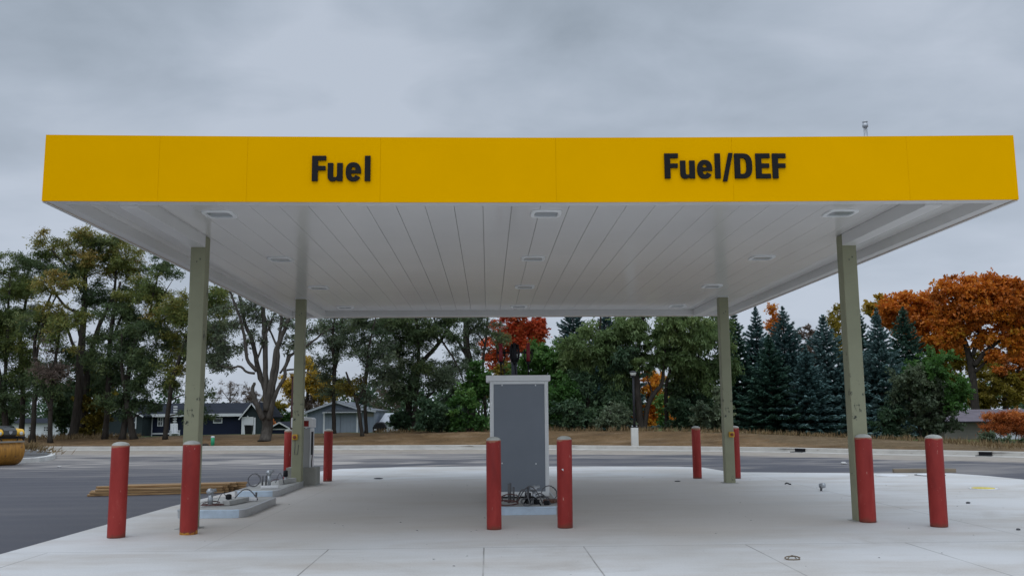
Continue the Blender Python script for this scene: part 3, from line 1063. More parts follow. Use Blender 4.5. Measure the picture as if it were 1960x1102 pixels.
for px, py in ((961, 737), (1025, 737), (961, 886), (1026, 887)):
    q = at_depth(px, py, YC - .012)
    MB().lathe([(.012, -.004), (.013, 0), (.009, .006)], n=10).build('screw', M['white_trim'], cab, (q.x - cab.location.x, -.014, q.z - .15), rot=(R(90), 0, 0))

# hose retractor stand behind the cabinet
YH = 17.3
hr = empty('hose_stand', (at_depth(984.5, 700, YH).x, YH, .15))
tag(hr, 'dark post carrying three hanging hose reels above the grey cabinet', 'hose stand')
zh = lambda py: at_depth(985, py, YH).z - .15
zt = zh(656.5)
MB().box(-.055, .055, .02, .13, 0, zt - .02).build('post', paint('dark_grey_post', (.05, .055, .07), .5), hr, bevel=.005)
MB().box(-.30, .30, .06, .08, zt - .19, zt - .165).build('crossbar', M['black'], hr)
for k, (px, m) in enumerate(((958.7, 'red_spool'), (985, 'dark_metal'), (1011, 'red_spool'))):
    x = at_depth(px, 680, YH).x - hr.location.x
    y = -.01 if k == 1 else .02
    q = MB()
    q.tube([(x, y, zt - .36), (x, y, zt)], .037, 12)
    spool = q.build('reel', M[m], hr)
    q = MB()
    for s in (-1, 1):
        q.tube([(x + s * .05, y, zt - .02 - (.1 if k != 1 else 0)), (x + s * .074, y, zt - .12), (x + s * .074, y, zt - .27), (x + s * .045, y, zt - .36)], .013 if k != 1 else .024, 6)
    q.tube([(x, y, zt - .35), (x, y, zt - .41)], [.05, .018], 10)
    if k != 1: q.box(x - .06, x + .06, y + .02, y + .05, zt - .2, zt - .15)
    q.build('bracket', M['black'], spool)
    q = MB()
    q.tube([(x, y, zt - .4), (x + (.012 if k == 1 else 0), y - .01, zt - .52), (x + (.02 if k == 1 else .004), y, zt - .6)], .010 if k == 1 else .014, 8)
    q.build('hose', M['black'], spool)

# ------------------------------------------------------------------ left rear dispenser
pdx0, pdx1 = at_depth(547, 912, 20.15).x, at_depth(604, 912, 20.15).x
ped = empty('dispenser_plinth', ((pdx0 + pdx1) / 2, 20.42, 0))
tag(ped, 'square grey concrete plinth behind the left rear column', 'plinth')
hw = (pdx1 - pdx0) / 2
MB().box(-hw, hw, -.27, .27, 0, .39).build('block', M['pedestal_conc'], ped, bevel=.012)
MB().box(-hw - .06, hw + .06, -.33, .33, .002, .012).build('footing', M['island_conc'], ped)
dx1 = at_depth(599.5, 850, 20.3).x
dp = empty('fuel_dispenser', (dx1 - .24, 20.4, .39))
tag(dp, 'white topped grey fuel dispenser with a red display strip, partly behind the left rear column', 'dispenser')
MB().box(-.22, .17, -.17, .17, 0, .84).build('body', M['disp_grey'], dp, bevel=.008)
mb = MB()
mb.prism_xz([(-.24, .86), (.24, .86), (.24, 1.04), (.2, 1.075), (-.2, 1.09), (-.24, 1.06)], -.19, .19)
mb.build('header', M['disp_white'], dp, bevel=.01)
MB().box(-.2, .15, -.2, -.192, .885, 1.01).build('display', M['red_screen'], dp)
MB().box(.172, .21, -.16, .16, .0, .85).build('side_panel', M['disp_white'], dp, bevel=.005)
mb = MB()
mb.box(.212, .245, -.19, -.12, .27, .77)
mb.tube([(.235, -.155, .27), (.225, -.155, .12), (.225, -.155, .01)], .011, 8)
mb.build('hose', M['dark_metal'], dp)
# emergency buttons
eb = empty('emergency_button')
MB().box(-.058, .058, -.06, 0, -.058, .058).build('box', M['estop_yellow'], eb, bevel=.012)
MB().lathe([(.034, 0), (.036, .02), (.03, .03), (.0, .033)], n=16).build('button', M['estop_red'], eb, (0, -.06, 0), rot=(R(90), 0, 0))
for i, (px, py, cx, lab) in enumerate(((565, 836, CXL, 'yellow emergency stop box on the left rear column'), (1399.5, 831, CXR, 'yellow emergency stop box on the right rear column'))):
    o = eb if i == 0 else copy_tree(eb)
    q = at_depth(px, py, CYB - CW)
    o.location = (max(cx - .05, min(cx + .05, q.x)), CYB - CW - .002, q.z)
    tag(o, lab, 'emergency button', 'emergency stop boxes')
q = MB()
q.tube([(0, 0, -.06), (.0, -.004, -.2), (-.01, -.004, -.36), (.06, -.004, -.37), (.075, -.004, -.16)], .006, 6)
wire = q.build('wire', M['cable_grey'], eb)

# ------------------------------------------------------------------ loose things on the slab
q = at_ground(1572, 939)
r = empty('conduit_stub', (q.x, q.y, 0), .4)
tag(r, 'small grey capped pipe stub standing up from the open concrete', 'pipe')
MB().tube([(0, 0, 0), (0, 0, .07), (-.01, 0, .1)], .022, 10).build('pipe', M['cable_grey'], r)
MB().lathe([(.02, -.06), (.045, -.05), (.052, .0), (.045, .05), (.02, .06)], n=14).build('cap', M['galv'], r, (.03, 0, .1), rot=(R(70), R(60), 0))
q = at_ground(1507, 927)
tag(MB().tube([(-.05, 0, .02), (0, .02, .035), (.03, -.01, .02), (.06, -.05, .012)], .014, 6).build('hose_scrap', M['black'], None, (q.x, q.y, 0)), 'tiny black curled scrap beside the capped pipe stub', 'scrap')
q = at_ground(1517, 1070)
mbx = MB()
mbx.tube([(p[0], p[1], max(.006, p[2])) for p in loop(0, 0, .015, .075, .05, .012, 20, 1.9, jit=.006)], .006, 6)
mbx.tube(arch((-.06, -.02, .005), (.05, .03, .006), .035), .005, 6)
tag(mbx.build('wire_loop', paint('tan_wire', (.17, .13, .085), .6), None, (q.x, q.y, 0)), 'tan loop of wire lying on the concrete nearest the camera', 'wire')


def lid(name, px, py, r0, mat, lab, extra=None):
    q = at_ground(px, py)
    o = empty(name, (q.x, q.y, 0))
    tag(o, lab, 'manhole lid', 'tank lids set in the slab')
    MB().lathe([(r0, 0.0), (r0, .012), (r0 - .02, .016), (r0 - .025, .012), (.0, .013)], n=28).build('ring', M[mat], o)
    MB().lathe([(r0 - .05, .0), (r0 - .05, .018), (r0 - .07, .022), (0, .022)], n=28).build('cover', M[extra or mat], o)
    return o


lid('manhole_lid', 1707, 910, .36, 'lid_white', 'flat white tank lid on the concrete between the two right bollards')
lid('manhole_lid', 1780, 909, .34, 'lid_grey', 'speckled grey tank lid just left of the lone right bollard', 'lid_white')
lid('manhole_lid', 1882, 935, .26, 'lid_white', 'yellow tank lid on the open concrete far right', 'cover_yellow')
for i, (px, py, s, m, lab) in enumerate(((1853, 963, .036, 'dark_stone', 'small dark block right of the lone bollard'), (1949, 1014, .03, 'dark_stone', 'small dark stone at the right edge of the slab'),
                                         (1615, 888, .09, 'stone', 'white stone lying on the asphalt beyond the slab'), (724, 916, .10, 'dark_stone', 'flat dark scrap on the slab behind the left islands'),
                                         (1297, 921, .07, 'dark_stone', 'dark flat scrap in front of the right rear bollard'), (113, 894, .06, 'stone', 'tiny white pebble on the asphalt near the round kerb'))):
    q = at_ground(px, py, -.03 if i in (2, 5) else 0)
    mb = MB()
    rr = random.Random(i)
    mb.lathe([(s * .7, 0), (s, .25 * s), (s * .9, .6 * s), (s * .45, .8 * s)], n=7, smooth=False)
    mb.v = [(x * rr.uniform(.8, 1.3), y * rr.uniform(.6, .9), z * (.35 if i in (3, 4) else 1)) for x, y, z in mb.v]
    tag(mb.build('stone' if 'scrap' not in lab else 'metal_scrap', M[m], None, (q.x, q.y, q.z)), lab, 'stone' if 'scrap' not in lab else 'scrap')
# leaves and crumbs of dirt blown on the slab
mb = MB()
rr = random.Random(3)
for i in range(100):
    x, y = rr.uniform(-4.6, 9.5), rr.uniform(9, 23)
    s = rr.uniform(.006, .02)
    a = rr.uniform(0, 6.28)
    c, sn = math.cos(a) * s, math.sin(a) * s
    mb.add([(x - c, y - sn, .003), (x + sn * .6, y - c * .6, .003 + s * .4), (x + c, y + sn, .006), (x - sn * .6, y + c * .6, .003 + s * .2)], [(0, 1, 2, 3)])
tag(mb.build('litter', M['dark_stone']), 'scattered dark crumbs and dead leaves on the slab', kind='stuff')

# ------------------------------------------------------------------ boards
wl, wr = at_ground(167, 950, -.03), at_ground(432, 943, -.03)
ang = math.atan2(wr.y - wl.y, wr.x - wl.x)
ux, uy = Vector((math.cos(ang), math.sin(ang), 0)), Vector((-math.sin(ang), math.cos(ang), 0))
L0 = (wr - wl).length
rowdef = [('front', 0.0, -.02, 3), ('second', .15, .05, 4), ('third', .30, .17, 4), ('rear', .45, .36, 4)]
lv = ['bottom', 'second', 'third', 'top']
for nm, off, ext, cnt in rowdef:
    for lev in range(cnt):
        ln = L0 + ext + rnd.uniform(-.05, .05)
        a = (.02 if lev < 2 else .35 if nm == 'third' else .12) + rnd.uniform(-.04, .06) + (.5 if nm == 'rear' else 0)
        c = wl + ux * ((a + ln) / 2) + uy * (off + .07)
        zz = -.028 + .021 + lev * .046
        o = MB().box(-(ln - a) / 2, (ln - a) / 2, -.068, .068, -.0195, .0195).build('timber_board', M['wood'], None, (c.x, c.y, zz), bevel=.004)
        o.rotation_euler.z = ang + rnd.uniform(-.006, .006)
        tag(o, f'{lv[lev] if lev < cnt - 1 else "top"} board of the {nm} row in the stepped timber stack on the asphalt', 'board', 'timber boards stacked on the asphalt')
a, b = at_ground(1722, 905.5, -.03), at_ground(1842, 905, -.03)
c = (a + b) / 2
c.y += .35
o = MB().box(-(b - a).length / 2, (b - a).length / 2, -.07, .07, 0, .09).build('timber_board', paint('weathered_board', (.26, .21, .15), .8, .25, 4, stretch=(.3, 3, 3)), None, (c.x, c.y, -.028), bevel=.004)
o.rotation_euler.z = math.atan2(b.y - a.y, b.x - a.x)
tag(o, 'weathered grey brown board lying alone beyond the slab on the right', 'board')

# ------------------------------------------------------------------ rounded kerb island, left
ki = [at_ground(px, py, -.03) for px, py in ((-260, 886), (-60, 887), (30, 886.5), (75, 884), (98, 880.5), (106.5, 876.5), (104, 871.5), (88, 868.5), (60, 866.8), (-60, 866.5), (-260, 866.5))]
# height: widen the far side a little so that the top shows
top = [(p.x, p.y) for p in ki]
n = len(top)
cxm, cym = sum(p[0] for p in top) / n, sum(p[1] for p in top) / n


def inset(poly, d):
    out = []
    n = len(poly)
    for i in range(n):
        p0, p1, p2 = Vector(poly[i - 1]), Vector(poly[i]), Vector(poly[(i + 1) % n])
        t = ((p1 - p0).normalized() + (p2 - p1).normalized())
        if t.length < 1e-4: t = p2 - p1
        t.normalize()
        nn = Vector((-t.y, t.x))
        out.append((p1.x + nn.x * d, p1.y + nn.y * d))
    return out


inn = inset(top, .16)
inn2 = inset(top, .02)
mb = MB()
vs = [(x, y, -.035) for x, y in top] + [(x, y, .12) for x, y in top] + [(x, y, .14) for x, y in inn2] + [(x, y, .14) for x, y in inn] + [(x, y, .02) for x, y in inn]
fs = []
for k in range(4): fs += [(k * n + i, k * n + (i + 1) % n, (k + 1) * n + (i + 1) % n, (k + 1) * n + i) for i in range(n)]
mb.add(vs, fs, 0, False)
tag(mb.build('kerb_island', M['kerb_new']), kind='structure', label='white kerbed traffic island with a rounded end')
mb = MB()
rr = random.Random(5)
mb.add([(x, y, .10) for x, y in inn], [tuple(range(n))])
mb.build('gravel', paint('dark_gravel', (.10, .10, .10), .9, .4, 14, bump=.8, bscale=25))
tag(bpy.data.objects['gravel'], kind='stuff', label='dark grey gravel filling the kerbed island')


# ------------------------------------------------------------------ quads: leaves, needles, straw
def quads(name, mat, P, A, B, tint, parent=None, loc=(0, 0, 0)):
    """P centres, A half long axis, B half short axis (N x 3)"""
    N = len(P)
    V = np.empty((N, 4, 3), np.float32)
    V[:, 0] = P - A
    V[:, 1] = P + B - A * .1
    V[:, 2] = P + A
    V[:, 3] = P - B - A * .1
    me = bpy.data.meshes.new(name)
    me.vertices.add(N * 4)
    me.vertices.foreach_set('co', V.reshape(-1))
    me.loops.add(N * 4)
    me.loops.foreach_set('vertex_index', np.arange(N * 4, dtype=np.int32))
    me.polygons.add(N)
    me.polygons.foreach_set('loop_start', np.arange(0, N * 4, 4, dtype=np.int32))
    me.update(calc_edges=True)
    a = me.attributes.new('tint', 'FLOAT', 'FACE')
    a.data.foreach_set('value', np.clip(tint, 0, 1).astype(np.float32))
    me.materials.append(mat)
    o = bpy.data.objects.new(name, me)
    COL.objects.link(o)
    if parent: o.parent = parent
    o.location = loc
    return o


def unit(v): return v / np.maximum(1e-9, np.linalg.norm(v, axis=-1, keepdims=True))


SP = {  # leaf half length, half width, cover, flatten, droop, clump spread, twigs
    'locust': dict(l=.082, w=.024, cover=.66, flat=.62, droop=.3, bark='bark', tw=26, spread=3.4),
    'willow': dict(l=.125, w=.038, cover=1.5, flat=.85, droop=.7, bark='bark', tw=24, spread=2.8),
    'broad': dict(l=.105, w=.062, cover=1.7, flat=.8, droop=.1, bark='bark', tw=22, spread=2.8),
    'oak': dict(l=.13, w=.07, cover=1.9, flat=.7, droop=.1, bark='bark', tw=22, spread=3.0),
    'shrub': dict(l=.09, w=.05, cover=1.8, flat=.85, droop=.15, bark='bark', tw=14),
    'thin': dict(l=.07, w=.035, cover=.35, flat=.8, droop=.1, bark='bark_twig', tw=12),
    'old': dict(l=.09, w=.032, cover=.62, flat=.7, droop=.3, bark='bark_grey', tw=16),
}
TREES = 0


def tree(name, label, group, D, stems, crowns, sp, seed, cat='tree', density=1.0, nclump=1.0, bark=None, twig=0.02, leafscale=1.0):
    """stems: pixel polylines (x, y, radius px); crowns: (x, y, rx, ry, leaf, tint bias)"""
    S = SP[sp]
    rs = np.random.RandomState(seed)
    k = D / F
    b0 = stems[0][0]
    base = at_depth(b0[0], 800, D)
    bz = terr(base.x, D) - .06
    root = empty(name, (base.x, D, bz))
    tag(root, label, cat, group)
    org = np.array([base.x, D, bz])
    tb = MB()
    sk = []

    def w2(px, py): return np.array(at_depth(px, py, D)) - org

    for si, st in enumerate(stems):
        pts = [w2(q[0], q[1]) for q in st]
        if si == 0: pts[0] = np.array([0, 0, 0.0])
        elif pts[0][2] < .9: pts[0][2] = 0
        yd = rs.uniform(-.1, .1) * len(pts)
        for i, p in enumerate(pts):
            if i: p[1] += (yd * min(i, 5) * .2 + rs.uniform(-.1, .1)) if sp != 'old' else yd * .4
        rad = [q[2] * k * (.84 if sp != 'old' else 1) for q in st]
        # resample smoothly
        pp, rr_ = [], []
        for i in range(len(pts) - 1):
            p0, p1, p2, p3 = pts[max(i - 1, 0)], pts[i], pts[i + 1], pts[min(i + 2, len(pts) - 1)]
            for s in range(4):
                t = s / 4
                c = .5 * ((2 * p1) + (-p0 + p2) * t + (2 * p0 - 5 * p1 + 4 * p2 - p3) * t * t + (-p0 + 3 * p1 - 3 * p2 + p3) * t ** 3)
                pp.append(c + rs.normal(0, .012, 3))
                rr_.append(rad[i] * (1 - t) + rad[i + 1] * t)
        pp.append(pts[-1])
        rr_.append(rad[-1])
        if si == 0 or pts[0][2] < .05:
            rr_[0] *= 1.35
            pp[0] = pts[0]
        tb.tube(pp, rr_, 8)
        for i, (p, r) in enumerate(zip(pp, rr_)):
            sk.append((p, r))
    zl = min(.8, .35 * max(s[0][2] for s in sk))
    sk = [s for s in sk if s[0][2] >= zl]
    sk_p = np.array([s[0] for s in sk])
    sk_r = np.array([s[1] for s in sk])
    leaves = {}
    cl = []
    for cx, cy, rx, ry, leaf, bias in crowns:
        c = w2(cx, cy)
        RX, RZ = rx * k * 1.16, ry * k * 1.16
        RY = (RX + RZ) * .5
        n = max(5, int(round(RX * RZ * 3.8 * nclump)) + 4)
        n = min(n, 40)
        rc = math.sqrt(S.get('spread', 2.2) * RX * RZ / n)
        for i in range(n):
            v = rs.normal(0, 1, 3)
            v /= np.linalg.norm(v)
            t = rs.uniform(.12, 1) ** .5
            q = c + v * np.array([RX, RY, RZ]) * t * .92
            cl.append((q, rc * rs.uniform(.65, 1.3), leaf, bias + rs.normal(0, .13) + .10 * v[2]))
    dist = [np.min(np.linalg.norm(sk_p - q[0], axis=1)) for q in cl]
    for ix in np.argsort(dist):
        q, rc, leaf, bias = cl[ix]
        dv = q - sk_p
        dd = np.linalg.norm(dv, axis=1) + np.maximum(0, -dv[:, 2]) * 1.5 + np.maximum(0, np.abs(dv[:, 0]) - dv[:, 2] * 1.5) * .3
        j = int(np.argmin(dd))
        a = sk_p[j]
        dl = np.linalg.norm(q - a)
        if dl > .15:
            r0 = max(.012, min(sk_r[j] * .55, .018 + dl * .022))
            mid = (a + q) / 2 + np.array([rs.normal(0, .08), rs.normal(0, .08), .10]) * dl
            pts = []
            for s in range(6):
                t = s / 5
                pts.append((1 - t) ** 2 * a + 2 * t * (1 - t) * mid + t * t * q)
            rad = [r0 * (1 - .72 * s / 5) for s in range(6)]
            tb.tube(pts, rad, 5, cap=False)
            sk_p = np.vstack([sk_p, pts[2:]])
            sk_r = np.concatenate([sk_r, rad[2:]])
        # leaves along the twigs of this clump
        lA = S['l'] * leafscale
        wA = S['w'] * leafscale
        area = 2 * lA * wA
        nl = int(2.3 * S['cover'] * density * math.pi * rc * rc * (.4 + .6 * S['flat']) / area)
        nl = max(12, min(nl, 3600))
        T = S['tw']
        td = rs.normal(0, 1, (T, 3))
        td = unit(td) * np.array([1, 1, S['flat']])
        td[:, 2] += .08
        tl = rs.uniform(.55, 1.25, T)[:, None]
        if twig:
            for m in range(0, T, 2 if sp != 'thin' and sp != 'old' else 1):
                e = q + td[m] * tl[m] * rc
                tb.tube([q, (q + e) / 2 + np.array([0, 0, .06 * rc]), e], [twig * .55, twig * .4, twig * .2], 3, cap=False)
        ti = rs.randint(0, T, nl)
        t = rs.uniform(.15, 1.05, nl)[:, None] ** .75
        P = q + td[ti] * tl[ti] * rc * t + rs.normal(0, .13 * rc, (nl, 3)) * np.array([1, 1, .7])
        P[:, 2] -= S['droop'] * rc * (t[:, 0] ** 2) * .6
        ax = unit(td[ti] * .6 + rs.normal(0, .55, (nl, 3)) - np.array([0, 0, S['droop']]))
        nr = unit(np.cross(ax, unit(rs.normal(0, 1, (nl, 3)) + np.array([0, 0, 1.2]))))
        sz = rs.uniform(.65, 1.3, (nl, 1))
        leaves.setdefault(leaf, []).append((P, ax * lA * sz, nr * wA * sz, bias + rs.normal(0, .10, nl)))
    tb.build('trunk', M[bark or S['bark']], root)
    for lf, lst in leaves.items():
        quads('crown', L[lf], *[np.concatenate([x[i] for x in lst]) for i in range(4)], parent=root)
    return root


def spruce(label, px, top, base, hw, D, leaf, seed, tint=.5, lean=0):
    hw = hw * 1.9
    rs = np.random.RandomState(seed)
    k = D / F
    b = at_depth(px, 800, D)
    bz = terr(b.x, D) - .05
    root = empty('spruce_tree', (b.x, D, bz))
    tag(root, label, 'tree', 'spruces beyond the road')
    Ht = at_depth(px, top, D).z - bz
    Rb = hw * k
    MB().tube([(0, 0, 0), (0, 0, Ht * .5), (lean, 0, Ht * .97)], [.16, .09, .01], 7).build('trunk', M['bark'], root)
    P, A, B, T = [], [], [], []
    z = .25
    while z < Ht:
        u = z / Ht
        rad = Rb * 1.15 * (1 - u) ** 1.0 * (.76 + .42 * rs.rand()) + .03
        nb = int(6 + 12 * (1 - u) + rs.randint(0, 3))
        a0 = rs.rand() * 6.28
        for i in range(nb):
            a = a0 + i * 2 * math.pi / nb + rs.normal(0, .12)
            r = rad * rs.uniform(.62, 1.18)
            droop = -.22 * (1 - u) + .55 * u - .1
            nn = int(14 + 95 * r)
            t = rs.uniform(.08, 1, nn) ** .7
            dirv = np.array([math.cos(a), math.sin(a), 0])
            side = np.array([-math.sin(a), math.cos(a), 0])
            wv = (rs.rand(nn) - .5) * .62 * r * (1.15 - t)
            zz = z + r * t * droop + .16 * r * t ** 3 + rs.normal(0, .035, nn)
            p = dirv[None] * (t * r)[:, None] + side[None] * wv[:, None]
            p[:, 2] = zz - np.abs(wv) * .25
            ax = unit(dirv[None] + side[None] * (np.sign(wv) * .7)[:, None] + rs.normal(0, .25, (nn, 3)) + np.array([0, 0, .05]))
            nr = unit(np.cross(ax, unit(rs.normal(0, .6, (nn, 3)) + np.array([0, 0, 1]))))
            ln = rs.uniform(.10, .20, (nn, 1)) * (1 - .62 * u ** 1.5)
            P.append(p)
            A.append(ax * ln)
            B.append(nr * ln * .36)
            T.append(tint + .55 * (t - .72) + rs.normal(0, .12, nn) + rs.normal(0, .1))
        z += (.16 + .20 * (1 - u)) * rs.uniform(.75, 1.25)
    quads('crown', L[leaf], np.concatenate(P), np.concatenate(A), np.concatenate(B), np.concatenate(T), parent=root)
    return root

# ------------------------------------------------------------------ trees
# honey locusts on the left bank
G1 = 'locust trees on the left bank'
lo, ld, gg = 'locust', 'locust_dark', 'grey_green'
tree('locust_tree', 'locust leaning out of frame at the far left edge', G1, 50, [[(17, 838, 7), (8, 760, 6), (-6, 690, 5), (-20, 600, 3)], [(8, 760, 4), (14, 640, 3), (20, 530, 2)]],
     [(5, 555, 40, 65, lo, .45), (-25, 640, 45, 60, lo, .4), (25, 690, 32, 55, lo, .35), (8, 760, 30, 35, ld, .3)], 'locust', 11)
tree('locust_tree', 'thin straight locust right behind the yellow road roller', G1, 53, [[(43, 838, 6.5), (44, 760, 5), (43, 640, 4), (60, 540, 2)]],
     [(55, 560, 38, 45, lo, .42), (38, 640, 32, 48, ld, .42), (60, 720, 28, 42, lo, .35)], 'locust', 12)
tree('locust_tree', 'locust with thin twin stems under orange tinged foliage', G1, 48, [[(64, 840, 6), (68, 740, 4.5), (66, 640, 3.5), (95, 560, 2)], [(68, 700, 3), (84, 620, 2.4), (110, 560, 1.5)]],
     [(95, 548, 48, 24, lo, .82), (120, 595, 46, 32, lo, .62), (75, 620, 32, 38, ld, .5), (88, 705, 28, 38, ld, .42)], 'locust', 13)
tree('locust_tree', 'low crooked locust with a bare grey forked crown, left bank', G1, 47, [[(99, 840, 5.5), (96, 780, 4.5), (103, 700, 3.4), (118, 620, 2)], [(97, 785, 3), (78, 740, 2.2), (70, 690, 1.4)]],
     [(104, 690, 30, 42, 'brown', .4), (92, 745, 24, 26, ld, .42), (120, 640, 28, 36, lo, .5)], 'locust', 14, density=.6)
tree('locust_tree', 'tallest locust with thick dark trunk and a high yellow green top', G1, 51, [[(141, 840, 10), (150, 760, 8.5), (152, 690, 8), (156, 610, 6.5), (158, 530, 4.5), (152, 480, 3), (158, 445, 2)],
     [(157, 560, 4), (128, 512, 3), (98, 478, 2)], [(157, 545, 3), (175, 495, 2), (178, 455, 1.4)], [(156, 600, 4), (125, 585, 3), (95, 545, 2)], [(154, 690, 4), (132, 640, 3), (120, 590, 2)]],
     [(100, 468, 36, 24, lo, .58), (160, 452, 36, 22, lo, .62), (66, 500, 34, 22, ld, .45), (152, 490, 32, 20, lo, .5), (180, 512, 44, 26, lo, .68), (120, 525, 44, 26, ld, .45),
      (200, 470, 26, 22, ld, .48)], 'locust', 15)
tree('locust_tree', 'locust leaning right from the thick trunk of the tallest locust', G1, 52, [[(158, 838, 8), (164, 770, 7), (172, 690, 6), (196, 620, 4.5), (222, 560, 3), (228, 500, 2)], [(170, 700, 3.5), (150, 640, 2.6), (140, 590, 1.6)]],
     [(228, 498, 46, 34, lo, .66), (250, 530, 40, 30, lo, .55), (200, 572, 46, 34, ld, .40), (160, 660, 36, 42, ld, .40), (228, 468, 28, 22, lo, .68), (190, 730, 28, 42, ld, .35)], 'locust', 16)
tree('locust_tree', 'slim upright locust left of the yellow bush by the navy house', G1, 49, [[(203, 836, 6.5), (208, 740, 5.5), (212, 670, 5), (220, 600, 4), (232, 540, 2.5)], [(214, 650, 3), (240, 590, 2.2), (262, 560, 1.4)]],
     [(232, 620, 44, 48, ld, .36), (262, 570, 36, 32, lo, .46), (205, 690, 34, 46, ld, .33), (238, 700, 28, 38, ld, .3)], 'locust', 17, density=1.1)
tree('locust_tree', 'twin trunked locust in front of the gable of the navy house', G1, 48, [[(236, 836, 7), (242, 780, 6.5), (240, 740, 6), (256, 660, 4.5), (286, 600, 3.4), (312, 560, 2.2)], [(257, 836, 8), (248, 790, 6.5), (243, 750, 5), (236, 690, 3.5), (240, 640, 2)], [(268, 640, 3), (300, 620, 2.2), (330, 600, 1.5)], [(288, 598, 2.4), (298, 540, 1.6), (312, 500, 1)]],
     [(248, 780, 26, 20, ld, .25), (285, 772, 22, 16, ld, .3), (222, 770, 22, 24, ld, .25), (302, 560, 40, 32, lo, .52), (330, 600, 40, 36, lo, .55), (285, 640, 46, 40, ld, .40), (262, 705, 46, 36, ld, .30), (310, 695, 40, 38, ld, .40), (318, 512, 26, 24, ld, .45), (268, 745, 34, 24, ld, .28)], 'locust', 18, density=1.1)
tree('locust_tree', 'locust with a leaning trunk beside the white garden chair, crown behind the front column', G1, 47, [[(318, 834, 5.5), (323, 780, 5), (333, 730, 4.5), (350, 680, 4), (372, 620, 3), (390, 560, 2)], [(338, 715, 3), (370, 660, 2.4), (410, 620, 1.6)]],
     [(352, 590, 44, 40, lo, .55), (400, 600, 30, 50, lo, .5), (345, 660, 42, 46, lo, .55), (395, 655, 36, 42, gg, .42), (338, 720, 28, 26, lo, .42), (425, 640, 28, 36, gg, .4), (410, 570, 30, 30, lo, .5),
      (382, 765, 26, 40, ld, .35), (412, 690, 22, 22, gg, .35)], 'locust', 19, density=1.05)
# the low scrub below them
G2 = 'scrub among the left bank trees'
for i, (px, cy, rx, ry, D, lf, b, lab) in enumerate(((8, 790, 30, 34, 56, ld, .35, 'green scrub behind the road roller'), (120, 770, 26, 45, 55, ld, .3, 'dark green scrub left of the thick locust trunks'),
                                                    (182, 790, 26, 46, 52, 'olive_yellow', .3, 'olive yellow bush left of the navy house'), (190, 735, 24, 36, 58, 'olive_yellow', .55, 'tall yellow bush behind the slim locust'),
                                                    (152, 745, 32, 40, 58, ld, .22, 'dark scrub behind the tallest locust'))):
    tree('scrub_bush', lab, G2, D, [[(px, 838, 3), (px + 2, cy + 10, 2), (px, cy - ry * .6, 1)], [(px + 3, 838, 2.5), (px + 10, cy, 1.4)]], [(px, cy, rx, ry, lf, b), (px + 6, cy + ry * .5, rx * .8, ry * .5, lf, b - .05)], 'shrub', 40 + i, 'bush')

# the old many-stemmed tree
cr = lambda x, y, r: (400 + x / 3.673, 540 + y / 3.673, r / 3.673)
tree('old_tree', 'big old grey tree with many bare upright stems beside the garage', None, 45,
     [[cr(398, 1085, 40), cr(400, 1030, 37), cr(400, 950, 40), cr(402, 880, 30), cr(390, 760, 22), cr(345, 640, 19), cr(318, 520, 16), cr(285, 380, 15), cr(240, 280, 12), cr(205, 100, 11), (448, 530, 2)],
      [cr(335, 620, 15), cr(275, 540, 12), cr(258, 400, 11), cr(232, 270, 10), cr(195, 170, 9), cr(160, 70, 8), (432, 520, 1.6)],
      [cr(405, 900, 22), cr(398, 760, 19), cr(396, 600, 18), cr(393, 400, 18), cr(385, 260, 18), cr(370, 150, 14), (497, 540, 3)],
      [cr(418, 900, 22), cr(430, 760, 19), cr(460, 600, 18), cr(478, 480, 18), cr(515, 380, 16), cr(560, 270, 13), (560, 560, 3)],
      [cr(430, 880, 20), cr(460, 720, 15), cr(488, 590, 13), cr(492, 450, 12), cr(508, 330, 10), cr(515, 230, 9), (541, 560, 2)],
      [cr(425, 960, 22), cr(455, 860, 16), cr(500, 740, 13), cr(540, 670, 12), cr(545, 600, 12), cr(575, 530, 11), cr(620, 490, 9), cr(720, 430, 8), cr(805, 365, 6), (640, 628, 1)],
      [cr(380, 960, 22), cr(348, 880, 19), cr(322, 810, 17), cr(308, 760, 14), cr(322, 705, 9)],
      [cr(322, 640, 9), cr(270, 628, 8), cr(225, 592, 8), cr(165, 600, 6), cr(100, 590, 4)],
      [cr(335, 560, 8), cr(370, 470, 7), cr(405, 380, 7), cr(440, 270, 6), cr(470, 220, 5)],
      [cr(480, 460, 8), cr(440, 370, 7), cr(415, 310, 6), cr(450, 250, 4)], [cr(500, 640, 8), cr(545, 560, 7), cr(560, 470, 6), cr(610, 420, 5)], [cr(545, 620, 7), cr(600, 608, 6), cr(650, 620, 5), cr(720, 650, 3)]],
     [(440, 668, 28, 26, gg, .35), (420, 620, 26, 40, gg, .4), (470, 600, 40, 36, gg, .4), (520, 610, 44, 34, gg, .4), (590, 625, 44, 28, gg, .45), (560, 660, 34, 22, gg, .4), (425, 700, 26, 14, gg, .4), (500, 560, 60, 40, gg, .4), (482, 650, 26, 22, gg, .4)],
     'old', 61, bark='bark_grey', density=.42, nclump=1.3)

